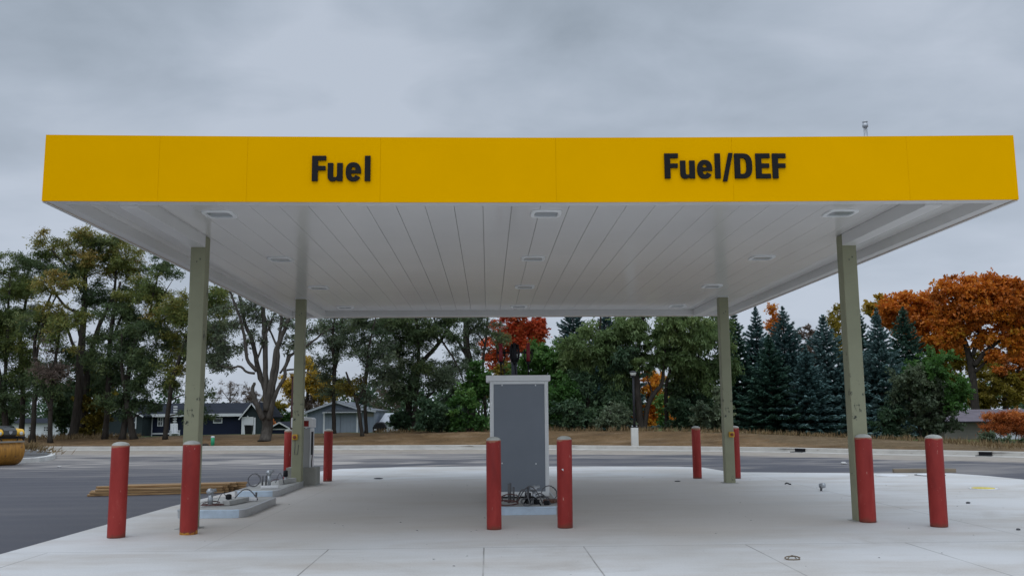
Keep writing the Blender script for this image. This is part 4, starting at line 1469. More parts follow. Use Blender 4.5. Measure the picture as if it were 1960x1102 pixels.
# middle left, seen under the canopy
G3 = 'locust trees seen under the canopy'
tree('locust_tree', 'straight double stemmed tree growing in front of the grey barn', G3, 48, [[(640, 832, 5), (640, 770, 4.4), (641, 715, 4.6), (642, 690, 4), (640, 640, 3), (648, 590, 2.2), (646, 540, 1.4)], [(642, 705, 3.4), (648, 670, 3), (655, 620, 2.4), (660, 560, 1.5)], [(641, 690, 2), (628, 650, 1.6), (612, 610, 1)]],
     [(640, 625, 36, 32, gg, .35), (618, 665, 28, 20, gg, .38), (655, 665, 28, 24, gg, .3), (632, 700, 24, 22, gg, .3), (625, 735, 28, 22, gg, .32), (668, 620, 28, 28, ld, .4), (655, 735, 18, 18, lo, .5)], 'locust', 21, density=.72)
tree('locust_tree', 'forked dark tree with a V of trunks before the barn door', G3, 46, [[(694, 833, 4.6), (688, 790, 4.4), (684, 770, 4), (672, 740, 3), (664, 712, 2)], [(685, 772, 3.4), (694, 745, 3.2), (703, 700, 3), (706, 670, 2.6), (715, 640, 2.2), (724, 600, 1.6), (730, 560, 1)], [(704, 700, 2), (685, 680, 1.6), (672, 650, 1)]],
     [(700, 660, 36, 26, gg, .32), (725, 625, 34, 24, ld, .4), (680, 635, 28, 28, gg, .32), (720, 690, 32, 26, gg, .3), (690, 600, 40, 24, ld, .42), (672, 735, 20, 22, 'olive_yellow', .25), (706, 745, 22, 20, gg, .25)], 'locust', 22, density=.8)
tree('locust_tree', 'single dark trunk just right of the forked tree before the barn', G3, 49, [[(701, 833, 4.4), (699, 780, 4), (698, 735, 3.6), (712, 690, 2.6), (735, 640, 2), (748, 600, 1.4)], [(705, 730, 2), (730, 720, 1.7), (752, 700, 1.2)]],
     [(750, 640, 34, 34, gg, .32), (745, 610, 38, 24, ld, .42), (755, 700, 28, 28, gg, .3), (735, 735, 26, 24, gg, .28)], 'locust', 23, density=.85)
tree('locust_tree', 'massive dark tree with crossing limbs left of the grey cabinet', G3, 50, [[(780, 833, 9), (782, 780, 8), (786, 730, 7.5), (795, 700, 6.5), (812, 685, 5.5), (838, 655, 4.6), (860, 620, 3.4), (880, 580, 2)], [(790, 833, 7), (796, 770, 6), (800, 720, 5), (802, 660, 4), (795, 600, 3), (790, 560, 2)], [(782, 780, 5), (768, 720, 4), (760, 660, 3), (745, 600, 2)],
      [(838, 655, 3), (832, 610, 2.2), (825, 570, 1.4)], [(790, 765, 4), (815, 760, 3), (832, 748, 2)], [(845, 650, 2.4), (870, 690, 2), (888, 730, 1.2)]],
     [(775, 670, 34, 36, ld, .30), (800, 630, 44, 30, ld, .42), (770, 612, 44, 22, ld, .45), (845, 640, 36, 26, ld, .30), (845, 600, 46, 18, ld, .35), (815, 720, 38, 32, ld, .28), (775, 745, 34, 30, ld, .26), (850, 740, 42, 26, gg, .30), (865, 700, 28, 28, gg, .28)], 'locust', 24, density=1.15)
tree('locust_tree', 'thick straight trunk under the canopy edge left of the red maple', G3, 52, [[(905, 833, 9), (902, 760, 8.5), (899, 700, 8.5), (893, 660, 8), (892, 620, 7.5), (893, 570, 6)], [(898, 690, 4), (875, 650, 3), (850, 625, 2)], [(894, 640, 4), (915, 620, 3), (930, 600, 2)], [(930, 833, 4), (927, 740, 3.4), (925, 690, 3), (930, 650, 2.6), (934, 600, 2)], [(930, 660, 2), (915, 640, 1.6)]],
     [(915, 660, 20, 24, gg, .33), (905, 625, 32, 22, gg, .35), (940, 640, 22, 28, gg, .3), (955, 655, 16, 20, ld, .5), (880, 690, 22, 20, gg, .3)], 'locust', 25, density=.75)
tree('yellow_tree', 'golden tree behind the left rear column', None, 88, [[(588, 826, 5), (588, 770, 4), (590, 700, 2)]], [(598, 712, 28, 26, 'yellow', .45), (562, 740, 20, 36, 'yellow', .42), (610, 745, 26, 26, 'yellow', .3), (580, 760, 22, 24, 'brown', .5)], 'broad', 31, density=.8)
tree('bush_tree', 'distant green and yellow bushy tree right of the old grey tree', None, 100, [[(528, 826, 3), (527, 800, 2), (526, 775, 1)]], [(527, 780, 22, 18, 'olive_yellow', .25), (528, 800, 24, 20, 'bright', .3)], 'broad', 32, 'bush tree')
tree('orange_bush', 'bright orange bush behind the small dark shed', None, 80, [[(521, 826, 2), (521, 812, 1)]], [(523, 809, 12, 9, 'rust', .75)], 'broad', 33, 'bush')
for i, (px, cy, rx, ry, D, lab) in enumerate(((440, 752, 34, 26, 120, 'bare thin tree over the navy garage roof'), (610, 768, 30, 24, 100, 'bare brown tree behind the left slope of the barn'), (735, 765, 34, 34, 95, 'bare pinkish tree behind the right slope of the barn'), (490, 765, 26, 26, 125, 'bare thin tree behind the stems of the old tree'))):
    tree('bare_tree', lab, 'bare trees far behind the houses', D, [[(px, 826, 2.5), (px, cy + 10, 1.6), (px, cy - ry * .7, .8)], [(px, cy + 20, 1.2), (px + rx * .5, cy - ry * .3, .6)], [(px, cy + 15, 1.2), (px - rx * .5, cy - ry * .3, .6)]], [(px, cy, rx, ry, 'brown', .45)], 'thin', 70 + i, bark='bark_twig', twig=.03, density=1.6 if i else .6)
spruce('small dark conifer behind the right roof of the barn', 689, 716, 826, 14, 82, 'spruce', 91, .3)

# centre
tree('red_maple', 'red maple glowing under the middle of the canopy edge', None, 70, [[(975, 826, 5), (978, 760, 4), (985, 690, 3), (988, 600, 2)]], [(990, 628, 46, 30, 'red', .5), (1005, 650, 34, 24, 'red', .55), (965, 650, 40, 28, 'red', .45), (945, 690, 20, 18, 'red', .75), (1030, 632, 22, 16, 'red', .4), (990, 570, 44, 30, 'red', .5)], 'broad', 34)
G4 = 'dense green shrubs along the bank'
SH = [(965, 720, 22, 52, 56, 'olive_yellow', .2, 'yellow green bush above the grey cabinet'), (915, 735, 34, 34, 50, 'bright', .38, 'fresh green bush at the upper left of the cabinet'),
      (1060, 690, 42, 44, 52, 'bright', .5, 'bright green round bush right of the hose reels'), (1010, 735, 40, 50, 54, 'bright', .38, 'green bush directly behind the hose reels'), (1065, 770, 40, 55, 49, 'bright', .32, 'green shrub right of the cabinet, above the chipped bollard'),
      (895, 790, 40, 38, 47, 'bright', .28, 'green shrub left of the cabinet'), (840, 795, 38, 30, 47, 'deep', .4, 'dark green shrub below the massive dark tree'), (1105, 795, 34, 32, 47, 'deep', .55, 'dark shrub near the foot of the willowy tree'),
      (1170, 800, 34, 24, 46, gg, .3, 'grey green shrub left of the lamp post'), (1320, 795, 44, 34, 50, 'deep', .35, 'dark shrub left of the right rear bollard'), (1370, 790, 30, 42, 47, gg, .28, 'grey green shrub behind the right rear column'), (770, 808, 22, 20, 50, 'deep', .35, 'low dark shrub at the foot of the massive dark tree')]
for i, (px, cy, rx, ry, D, lf, b, lab) in enumerate(SH):
    tree('green_shrub', lab, G4, D, [[(px, 828, 3), (px + 2, cy + 10, 2.2), (px - 3, cy - ry * .6, 1)], [(px + 4, 828, 2.4), (px + rx * .4, cy, 1.2)]], [(px, cy - ry * .15, rx, ry * .85, lf, b + .05), (px - rx * .3, cy + ry * .4, rx * .75, ry * .55, lf, b - .06), (px + rx * .35, cy + ry * .35, rx * .7, ry * .6, lf, b)], 'shrub', 50 + i, 'shrub')
G5 = 'tall leafy trees right of the cabinet'
tree('willowy_tree', 'pale green willowy tree right of the bright round bush', G5, 50, [[(1128, 828, 6), (1125, 760, 5), (1132, 700, 4), (1145, 650, 3), (1150, 600, 2)], [(1160, 828, 3), (1166, 780, 2.4), (1158, 720, 1.8)]],
     [(1140, 650, 46, 38, 'willow', .52), (1108, 680, 34, 34, 'willow', .48), (1165, 700, 42, 40, 'willow', .42), (1120, 740, 40, 36, 'deep', .6), (1175, 750, 34, 34, 'deep', .65), (1180, 640, 32, 34, 'willow', .5)], 'willow', 26)
tree('willowy_tree', 'dark forked tree over the orange foliage beside the lamp post', G5, 49, [[(1227, 828, 9), (1224, 790, 8), (1220, 740, 7.5), (1218, 690, 6), (1225, 640, 4), (1235, 590, 2.5)], [(1232, 812, 6), (1240, 775, 5.5), (1254, 750, 5), (1266, 735, 4.5), (1270, 700, 3.6), (1275, 640, 2.6), (1290, 590, 1.6)], [(1240, 780, 3), (1248, 750, 2), (1240, 730, 1.6)]],
     [(1225, 630, 44, 30, 'willow', .42), (1280, 620, 50, 28, 'willow', .5), (1230, 680, 36, 26, 'willow', .36), (1290, 665, 44, 34, 'willow', .42), (1195, 690, 30, 36, 'deep', .55), (1335, 640, 44, 34, 'willow', .45)], 'willow', 27)
tree('willowy_tree', 'drooping grey green tree left of the right rear column', G5, 51, [[(1277, 828, 5), (1276, 780, 4.6), (1275, 740, 4.2), (1290, 690, 3), (1310, 640, 2)], [(1345, 828, 4), (1340, 760, 3.4), (1335, 700, 2.6), (1350, 640, 1.8)]],
     [(1320, 700, 44, 36, 'willow', .36), (1310, 755, 28, 30, 'deep', .5), (1355, 700, 38, 44, 'willow', .34), (1365, 630, 36, 34, 'willow', .42), (1345, 765, 36, 34, 'deep', .5), (1395, 690, 20, 34, 'willow', .42), (1300, 725, 24, 30, 'willow', .3)], 'willow', 28)
tree('orange_tree', 'orange tree glimpsed between the dark forked trunks', None, 78, [[(1240, 826, 4), (1240, 770, 3), (1242, 720, 2)]], [(1245, 745, 26, 40, 'orange', .75), (1252, 798, 24, 28, 'orange', .6), (1200, 790, 18, 26, 'orange', .45), (1170, 735, 20, 26, 'orange', .4)], 'broad', 35)
tree('yellow_bush', 'small yellow green bush right of the orange foliage', None, 66, [[(1268, 826, 2), (1268, 790, 1.4)]], [(1268, 770, 11, 18, 'bright', .85), (1272, 805, 12, 18, 'bright', .5)], 'broad', 36, 'bush')
spruce('dark conifer whose tip is cut by the canopy edge', 1100, 560, 826, 48, 74, 'blue', 92, .25)
spruce('dark conifer almost hidden behind the willowy tree', 1165, 575, 826, 44, 78, 'blue', 99, .25)

# spruces on the right
SPR = [(1412, 588, 34, 57, 'spruce', .28, 'dark green spruce just right of the rear column'), (1455, 585, 36, 60, 'blue', .42, 'slender blue spruce between two darker spruces'),
       (1508, 586, 50, 56, 'blue', .36, 'widest blue green spruce with a brownish tip'), (1585, 600, 44, 55, 'blue', .5, 'blue spruce standing apart left of the right front column'),
       (1655, 588, 36, 58, 'spruce', .25, 'dark spruce half hidden by the right front column'), (1690, 590, 38, 56, 'blue', .55, 'palest blue spruce just right of the front column'), (1742, 586, 46, 60, 'spruce', .42, 'rightmost spruce above the round green tree'),
       (1478, 640, 38, 54, 'spruce', .3, 'shorter dark spruce filling the gap between blue spruces'), (1548, 660, 34, 53, 'blue', .3, 'shorter spruce left of the spruce standing apart'), (1625, 665, 34, 54, 'blue', .35, 'shorter spruce directly behind the front column')]
for i, (px, top, hw, D, lf, ti, lab) in enumerate(SPR): spruce(lab, px, top, 834, hw, D, lf, 80 + i, ti)
for i, (px, cy, rx, ry, lf, D, lab) in enumerate(((1480, 612, 12, 26, 'orange', 82, 'thin orange tree top between spruces'), (1546, 655, 16, 34, 'brown', 84, 'pale brown tree top between spruces'), (1606, 615, 18, 44, 'olive_yellow', 80, 'yellow tree top beside the right front column'))):
    tree('autumn_tree', lab, 'autumn trees behind the spruces', D, [[(px, 826, 2.5), (px, cy + ry, 1.6), (px, cy, 1)]], [(px, cy, rx, ry, lf, .6), (px + 5, cy + ry, rx, ry, lf, .5)], 'broad', 95 + i, density=.7)

# right: oaks and bushes
tree('oak_tree', 'great orange oak with a dark spreading limb, right edge', 'orange oaks on the right', 64, [[(1869, 832, 10), (1868, 780, 9), (1865, 730, 8.5), (1862, 690, 8), (1850, 640, 5), (1845, 590, 3)], [(1865, 700, 6), (1885, 672, 5), (1915, 650, 4), (1950, 630, 3), (1985, 610, 2)], [(1866, 712, 4), (1890, 690, 3), (1915, 668, 2)], [(1862, 680, 5), (1872, 640, 4), (1880, 590, 3), (1890, 550, 2)]],
     [(1845, 552, 50, 30, 'orange', .45), (1900, 562, 55, 34, 'orange', .42), (1940, 590, 44, 30, 'orange', .48), (1835, 600, 56, 30, 'orange', .5), (1890, 620, 54, 24, 'orange', .5), (1935, 640, 40, 30, 'orange', .66), (1800, 562, 26, 16, 'orange', .4), (1970, 560, 40, 34, 'orange', .45), (1830, 645, 46, 24, 'orange', .68), (1870, 585, 70, 34, 'orange', .45), (1960, 650, 30, 40, 'orange', .5), (1900, 660, 44, 24, 'orange', .6), (1930, 545, 34, 16, 'orange', .4)], 'oak', 37, nclump=1.3, density=.72)
tree('oak_tree', 'lower orange oak behind the spruce tips', 'orange oaks on the right', 70, [[(1785, 832, 7), (1783, 740, 6), (1780, 660, 4), (1770, 600, 2)], [(1782, 680, 3), (1800, 640, 2.4), (1815, 610, 1.5)], [(1782, 690, 3), (1750, 640, 2.4), (1735, 600, 1.5)]],
     [(1770, 585, 46, 24, 'orange', .45), (1730, 578, 34, 18, 'orange', .48), (1795, 625, 42, 28, 'orange', .52), (1805, 660, 34, 24, 'orange', .75), (1745, 615, 32, 26, 'orange', .5), (1840, 690, 34, 20, 'olive_yellow', .6), (1825, 665, 30, 16, 'orange', .8), (1780, 640, 50, 30, 'orange', .6), (1720, 600, 40, 24, 'orange', .5), (1800, 600, 44, 24, 'orange', .45), (1810, 700, 30, 26, 'olive_yellow', .45)], 'oak', 38, nclump=1.3, density=.8)
tree('yellow_tree', 'golden yellow tree top right of the right front column', None, 72, [[(1690, 832, 5), (1690, 700, 3.4), (1688, 600, 2)]], [(1690, 583, 28, 20, 'yellow', .3), (1672, 600, 20, 20, 'olive_yellow', .7), (1700, 610, 20, 18, 'yellow', .3)], 'oak', 39)
tree('olive_tree', 'olive yellow tree behind the low grey building', None, 84, [[(1925, 832, 7), (1924, 770, 6.5), (1922, 740, 6), (1915, 700, 4)], [(1924, 750, 4), (1945, 715, 3), (1962, 690, 2)]],
     [(1895, 735, 36, 36, 'olive_yellow', .35), (1945, 750, 34, 36, 'olive_yellow', .55), (1920, 700, 44, 24, 'orange', .25), (1870, 770, 26, 26, 'olive_yellow', .3), (1960, 700, 30, 34, 'orange', .35)], 'oak', 43)
tree('round_tree', 'round green tree below the rightmost spruce', None, 47, [[(1775, 838, 4), (1778, 790, 3), (1775, 720, 2)], [(1786, 840, 3), (1795, 790, 2.4), (1800, 740, 1.6)], [(1765, 838, 3), (1750, 790, 2), (1735, 750, 1.4)]],
     [(1778, 700, 48, 34, 'bright', .45), (1745, 740, 44, 40, gg, .36), (1810, 750, 40, 44, 'bright', .38), (1780, 770, 48, 36, gg, .22), (1740, 800, 36, 28, gg, .2), (1835, 760, 22, 30, 'bright', .52), (1785, 810, 40, 22, gg, .18), (1705, 790, 26, 36, 'deep', .4)], 'shrub', 44, nclump=1.2)
tree('sumac_bush', 'rust orange sumac thicket on bare thin stems, right edge', None, 43.5, [[(1905 + i * 9 + (i % 3) * 3, 845, 1.0), (1905 + i * 9.5, 825, .9), (1903 + i * 10, 806, .6)] for i in range(8)],
     [(1905, 806, 34, 13, 'rust', .5), (1935, 800, 36, 14, 'rust', .55), (1960, 806, 30, 16, 'rust', .5), (1925, 818, 38, 10, 'rust', .4), (1950, 820, 30, 9, 'rust', .45)], 'locust', 45, 'bush', density=1.6, nclump=2.5, leafscale=.6)
for i, (px, cy, rx, ry, lab) in enumerate(((1900, 838, 24, 12, 'low grey green weed clump under the sumac thicket'), (1935, 845, 20, 9, 'second low weed clump under the sumac thicket, by the frame edge'))):
    tree('weed_clump', lab, 'weed clumps below the sumac', 42, [[(px, 848, 1), (px, cy, .7)]], [(px, cy, rx, ry, gg, .3)], 'shrub', 46 + i, 'weeds', leafscale=.6)

# far belt of trees that closes the view
mbp = []
rs = np.random.RandomState(4)
P, T = [], []
for i in range(1500):
    x = rs.uniform(-130, 150)
    y = rs.uniform(125, 150)
    hh = 6.2 + 3.2 * noise.noise(Vector((x * .05, 0, 3))) + 1.5 * noise.noise(Vector((x * .21, 0, 7)))
    if -48 < x < -24: hh *= .42
    q = np.array([x, y, -.7 + hh * rs.uniform(.05, 1)])
    n = 34
    P.append(q + rs.normal(0, .75, (n, 3)))
    T.append(np.full(n, rs.uniform(.2, .8)) + rs.normal(0, .1, n))
P = np.concatenate(P)
n = len(P)
ax = unit(rs.normal(0, 1, (n, 3)))
nr = unit(np.cross(ax, rs.normal(0, 1, (n, 3))))
o = quads('treeline', L['deep'], P, ax * .32, nr * .2, np.concatenate(T))
tag(o, 'far dark belt of woodland behind the houses and trees', kind='stuff')

# dry grass and weeds on the bank ---------------------------------------------
P, A, B, T = [], [], [], []
def blades(n, xf, ddf, h0, h1, spread=.12):
    for i in range(n):
        x = xf()
        y = curb_y(x) + ddf()
        z = terr(x, y)
        m = rs.randint(5, 12)
        h = rs.uniform(h0, h1)
        ax = unit(np.array([0, 0, 1.0]) + rs.normal(0, .32, (m, 3))) * (h * rs.uniform(.35, .6, (m, 1)))
        P.append(np.array([x, y, z]) + rs.normal(0, spread, (m, 3)) * np.array([1, 1, 0]) + ax * .9)
        A.append(ax)
        B.append(unit(np.cross(ax, rs.normal(0, 1, (m, 3)))) * rs.uniform(.008, .02, (m, 1)))
        T.append(rs.uniform(0, 1, m))
blades(420, lambda: rs.uniform(11, 30), lambda: rs.uniform(5.6, 8.5), .08, .3)
blades(600, lambda: rs.uniform(17.5, 30), lambda: rs.uniform(2.0, 7), .1, .4)
blades(260, lambda: rs.uniform(-26, -19), lambda: rs.uniform(5, 8), .12, .4)
blades(260, lambda: rs.uniform(-6, 11), lambda: rs.uniform(5.8, 8), .1, .35)
o = quads('dry_grass', L['straw'], np.concatenate(P), np.concatenate(A), np.concatenate(B), np.concatenate(T))
tag(o, 'dry straw coloured grass along the top of the dirt bank', kind='stuff')
P, A, B, T = [], [], [], []
c = at_ground(47, 871, .1)
for i in range(420):
    a, r = rs.rand() * 6.28, abs(rs.normal(0, .42))
    ax = unit(np.array([[math.cos(a) * .5, math.sin(a) * .3, .75]]) + rs.normal(0, .35, (1, 3))) * rs.uniform(.08, .24)
    P.append(np.array([[c.x + math.cos(a) * r * 1.5, c.y + .3 + math.sin(a) * r * .8, .1]]) + ax * .9 + np.array([[0, 0, max(0, .26 - r * .3)]]))
    A.append(ax)
    B.append(unit(np.cross(ax, rs.normal(0, 1, (1, 3)))) * .016)
    T.append(rs.uniform(.2, .9, 1))
o = quads('dry_weed', L['straw'], np.concatenate(P), np.concatenate(A), np.concatenate(B), np.concatenate(T))
tag(o, 'dead brown weed heap on the kerbed traffic island', kind='stuff')

# ------------------------------------------------------------------ buildings
def gable_roof(mb, x0, x1, y0, y1, ze, zr, th=.12, ov=.3):
    """ridge along y, gable faces the camera"""
    xm = (x0 + x1) / 2
    sl = (zr - ze) / ((x1 - x0) / 2)
    for s in (-1, 1):
        xe = x0 - ov if s < 0 else x1 + ov
        zz = ze - sl * ov
        mb.add([(xe, y0, zz), (xm, y0, zr), (xm, y1, zr), (xe, y1, zz), (xe, y0, zz + th), (xm, y0, zr + th), (xm, y1, zr + th), (xe, y1, zz + th)],
               [(0, 1, 2, 3), (4, 7, 6, 5), (0, 4, 5, 1), (1, 5, 6, 2), (2, 6, 7, 3), (3, 7, 4, 0)])


def window(x0, x1, z0, z1, y, parent, bars=((.5,), (.5,))):
    f = MB()
    w = .09
    f.box(x0, x1, y - .06, y - .003, z0, z0 + w).box(x0, x1, y - .06, y - .003, z1 - w, z1).box(x0, x0 + w, y - .058, y - .003, z0 + w, z1 - w).box(x1 - w, x1, y - .058, y - .003, z0 + w, z1 - w)
    for u in bars[0]:
        xm = x0 + (x1 - x0) * u
        f.box(xm - .03, xm + .03, y - .05, y - .003, z0 + w, z1 - w)
    for u in bars[1]:
        zm = z0 + (z1 - z0) * u
        f.box(x0 + w, x1 - w, y - .046, y - .003, zm - .03, zm + .03)
    o = f.build('window', M['white_paint'], parent)
    MB().box(x0 + w, x1 - w, y - .02, y - .002, z0 + w, z1 - w).build('pane', M['glass'], o)
    return o


DH = 84
xh = lambda px: at_depth(px, 800, DH).x
zh = lambda py: at_depth(300, py, DH).z
hb = zh(830.5)
hx = xh(330)
house = empty('ranch_house', (hx, DH, hb))
tag(house, 'long navy ranch house with charcoal roof and white trim behind the locusts', 'house')
X = lambda px: xh(px) - hx
Z = lambda py: zh(py) - hb
eave, ridge = Z(794.5), Z(773)
MB().box(X(292), X(472), 0, 7.6, -.5, eave).build('wall', M['navy'], house)
mb = MB()
x0, x1 = X(268), X(488)
mb.add([(x0, -.5, eave - .02), (x1, -.5, eave - .02), (x1, 3.8, ridge), (x0, 3.8, ridge), (x0, 8.1, eave - .02), (x1, 8.1, eave - .02),
        (x0, -.5, eave + .1), (x1, -.5, eave + .1), (x1, 3.8, ridge + .12), (x0, 3.8, ridge + .12), (x0, 8.1, eave + .1), (x1, 8.1, eave + .1)],
       [(6, 7, 8, 9), (9, 8, 11, 10), (0, 3, 2, 1), (3, 4, 5, 2), (0, 6, 9, 3), (3, 9, 10, 4), (1, 2, 8, 7), (2, 5, 11, 8)])
mb.build('roof', M['shingle'], house)
MB().box(X(292), X(472), -.56, -.502, eave - .14, eave + .12).build('fascia_board', M['white_paint'], house)
MB().box(X(291), X(292.6), -.05, .08, -.2, eave - .02).box(X(292.6), X(345), -.05, -.002, -.02, .12).build('corner_board', M['white_paint'], house)
window(X(302), X(313), Z(815.5), Z(797), 0, house)
window(X(408.5), X(426), Z(810.5), Z(800), 0, house, ((), ()))
MB().box(X(327), X(334), -.03, -.002, 0, Z(797.5)).build('door', M['black'], house)
mb = MB()
for k in range(9): mb.box(X(333.5), X(340.5), -.32, -.22, Z(817) + k * .22, Z(817) + k * .22 + .13)
mb.box(X(336.3), X(337.7), -.28, -.25, 0, eave)
mb.build('porch_post', M['white_paint'], house)
# garage wing with its gable towards the road
gx0, gx1 = X(472), X(506)
mb = MB()
gm = (gx0 + gx1) / 2
gr = Z(772.5)
mb.prism_xz([(gx0, -.5), (gx1, -.5), (gx1, eave), (gm, gr), (gx0, eave)], -1.2, 6.5)
mb.build('garage_wall', M['slate_siding'], house)
mb = MB()
gable_roof(mb, gx0, gx1, -1.5, 6.6, eave, gr, .1, .25)
mb.build('garage_roof', M['shingle'], house)
mb = MB()
for s in (-1, 1):
    xe = gx0 - .3 if s < 0 else gx1 + .3
    ze = eave - (gr - eave) / (gm - gx0) * .3
    a, b = Vector((xe, -1.53, ze - .04)), Vector((gm, -1.53, gr - .04))
    d_ = b - a
    mb.obox((a + b) / 2, d_, (0, 1, 0), Vector((-d_.z, 0, d_.x)), d_.length / 2, .03, .05)
mb.build('bargeboard', M['white_paint'], house)
d_ = MB().box(X(470.8), X(490.5), -1.26, -1.203, -.1, Z(800.5)).build('garage_door', M['white_paint'], house)
mb = MB()
mb.box(X(470), X(470.7), -1.28, -1.203, -.1, Z(799.8)).box(X(490.7), X(491.5), -1.28, -1.203, -.1, Z(799.8)).box(X(470), X(491.5), -1.282, -1.203, Z(800.4), Z(799))
mb.build('door_frame', M['frame_grey'], d_)
MB().box(X(492.3), X(496), -1.26, -1.203, -.1, Z(800)).build('side_door', M['white_paint'], house)
MB().prism_xz([(X(479.5), Z(798)), (X(481), Z(796)), (X(482.5), Z(798)), (X(481), Z(799.5))], -1.3, -1.203).build('lamp', M['white_paint'], house)
# left wing, dark slate with a wide gable
wx0, wx1 = X(205), X(290.5)
wm = X(258)
wr = Z(778)
mb = MB()
mb.prism_xz([(wx0, -.6), (wx1, -.6), (wx1, eave), (wm, wr), (X(226), eave), (wx0, eave)], -2.2, 6.4)
mb.build('wing_wall', M['slate_siding'], house)
mb = MB()
for pts in ([(X(222), eave - .12), (wm, wr)], [(wm, wr), (X(295), eave - .15)], [(X(180), eave - .05), (X(228), eave + .3)]):
    (xa, za), (xb, zb) = pts
    mb.add([(xa, -2.6, za), (xb, -2.6, zb), (xb, 6.6, zb), (xa, 6.6, za), (xa, -2.6, za + .13), (xb, -2.6, zb + .13), (xb, 6.6, zb + .13), (xa, 6.6, za + .13)],
           [(0, 1, 2, 3), (4, 7, 6, 5), (0, 4, 5, 1), (1, 5, 6, 2), (2, 6, 7, 3), (3, 7, 4, 0)])
mb.prism_xz([(X(196), eave + .25), (X(228), Z(780)), (X(262), Z(778)), (X(250), eave + .5)], 1.0, 6.0)
mb.build('wing_roof', M['shingle'], house)
mb = MB()
for pts in ([(X(222), eave - .12), (wm, wr)], [(wm, wr), (X(295), eave - .15)], [(X(180), eave - .05), (X(228), eave + .3)]):
    a, b = Vector((pts[0][0], -2.64, pts[0][1] + .03)), Vector((pts[1][0], -2.64, pts[1][1] + .03))
    d_ = b - a
    mb.obox((a + b) / 2, d_, (0, 1, 0), Vector((-d_.z, 0, d_.x)), d_.length / 2, .03, .055)
mb.build('wing_bargeboard', M['white_paint'], house)
window(X(266.5), X(279.5), Z(819), Z(796.5), -2.2, house, ((), (.52,)))
mb = MB()
mb.box(X(206), X(225), -2.24, -2.203, Z(828), Z(801))
mb.build('lattice_panel', paint('frosted_lattice', (.42, .46, .48), .5, .5, 9), house)
mb = MB()
for px0, px1 in ((207, 226), (236, 247), (262, 278)): mb.box(X(px0), X(px1), -2.5, -2.21, -.5, Z(829.5))
mb.build('foundation_block', M['conc_block'], house)
# garden chair
DC = 78
q = at_depth(334, 833, DC)
ch = empty('garden_chair', (q.x, DC, terr(q.x, DC)), .5)
tag(ch, 'white slatted garden chair on the lawn before the navy house', 'chair')
mb = MB()
for k in range(5): mb.obox((-.24 + k * .12, .32, .72), (1, 0, 0), (0, .25, 1), (0, -1, .25), .05, .5, .015)
mb.build('backrest', M['white_paint'], ch)
MB().box(-.3, .3, -.3, .25, .36, .40).build('seat', M['white_paint'], ch)
for s in (-1, 1):
    MB().box(s * .34 - .06, s * .34 + .06, -.34, .34, .6, .63).build('armrest', M['white_paint'], ch)
    MB().box(s * .34 - .03, s * .34 + .03, -.32, -.25, 0, .6).build('leg', M['white_paint'], ch)
    MB().box(s * .34 - .03, s * .34 + .03, .2, .27, 0, .6).build('leg', M['white_paint'], ch)
# wheelie bin
DB = 80
q = at_depth(476, 829.5, DB)
bn = empty('wheelie_bin', (q.x, DB, terr(q.x, DB)))
tag(bn, 'black wheelie bin standing before the white garage door', 'bin')
vs = [(-.24, -.24, .08), (.24, -.24, .08), (.24, .24, .08), (-.24, .24, .08), (-.31, -.31, .95), (.31, -.31, .95), (.31, .31, .95), (-.31, .31, .95)]
MB().add(vs, [(0, 3, 2, 1), (4, 5, 6, 7), (0, 1, 5, 4), (1, 2, 6, 5), (2, 3, 7, 6), (3, 0, 4, 7)]).build('body', M['black'], bn, bevel=.02)
MB().prism_xz([(-.34, .955), (.34, .955), (.32, 1.02), (-.32, 1.05)], -.35, .35).build('lid', M['black'], bn, bevel=.015)
for s in (-1, 1): MB().lathe([(.09, -.03), (.1, 0), (.09, .03)], n=14).build('wheel', M['tire'], bn, (s * .27, .22, .1), rot=(0, R(90), 0))

# small dark shed
DS = 64
xs_ = lambda px: at_depth(px, 800, DS).x
q = xs_(536)
zb_ = terr(q, DS) - .3
sh = empty('small_shed', (q, DS, zb_))
tag(sh, 'small dark gabled shed with white eaves beside the left rear column', 'shed')
X = lambda px: xs_(px) - q
Z = lambda py: at_depth(536, py, DS).z - zb_
mb = MB()
mb.prism_xz([(X(517), 0), (X(557), 0), (X(557), Z(820)), (X(536), Z(809)), (X(517), Z(820))], 0, 3.2)
mb.build('wall', M['slate_siding'], sh)
mb = MB()
gable_roof(mb, X(517), X(557), -.25, 3.4, Z(820), Z(808.5), .07, .15)
mb.build('roof', M['shingle'], sh)
mb = MB()
mb.box(X(515), X(559), -.05, -.003, Z(822), Z(820))
for s in (-1, 1):
    a, b = Vector((X(515) if s < 0 else X(558), -.28, Z(820.6))), Vector((X(536), -.28, Z(808.2)))
    d_ = b - a
    mb.obox((a + b) / 2, d_, (0, 1, 0), Vector((-d_.z, 0, d_.x)), d_.length / 2, .02, .045)
mb.build('trim', M['white_paint'], sh)
MB().box(X(519), X(554), -.04, -.003, 0, Z(822.6)).build('door', M['navy'], sh)
MB().box(X(517) - .05, X(517) + .05, -.06, .05, 0, Z(822.4)).build('corner_board', M['white_paint'], sh)

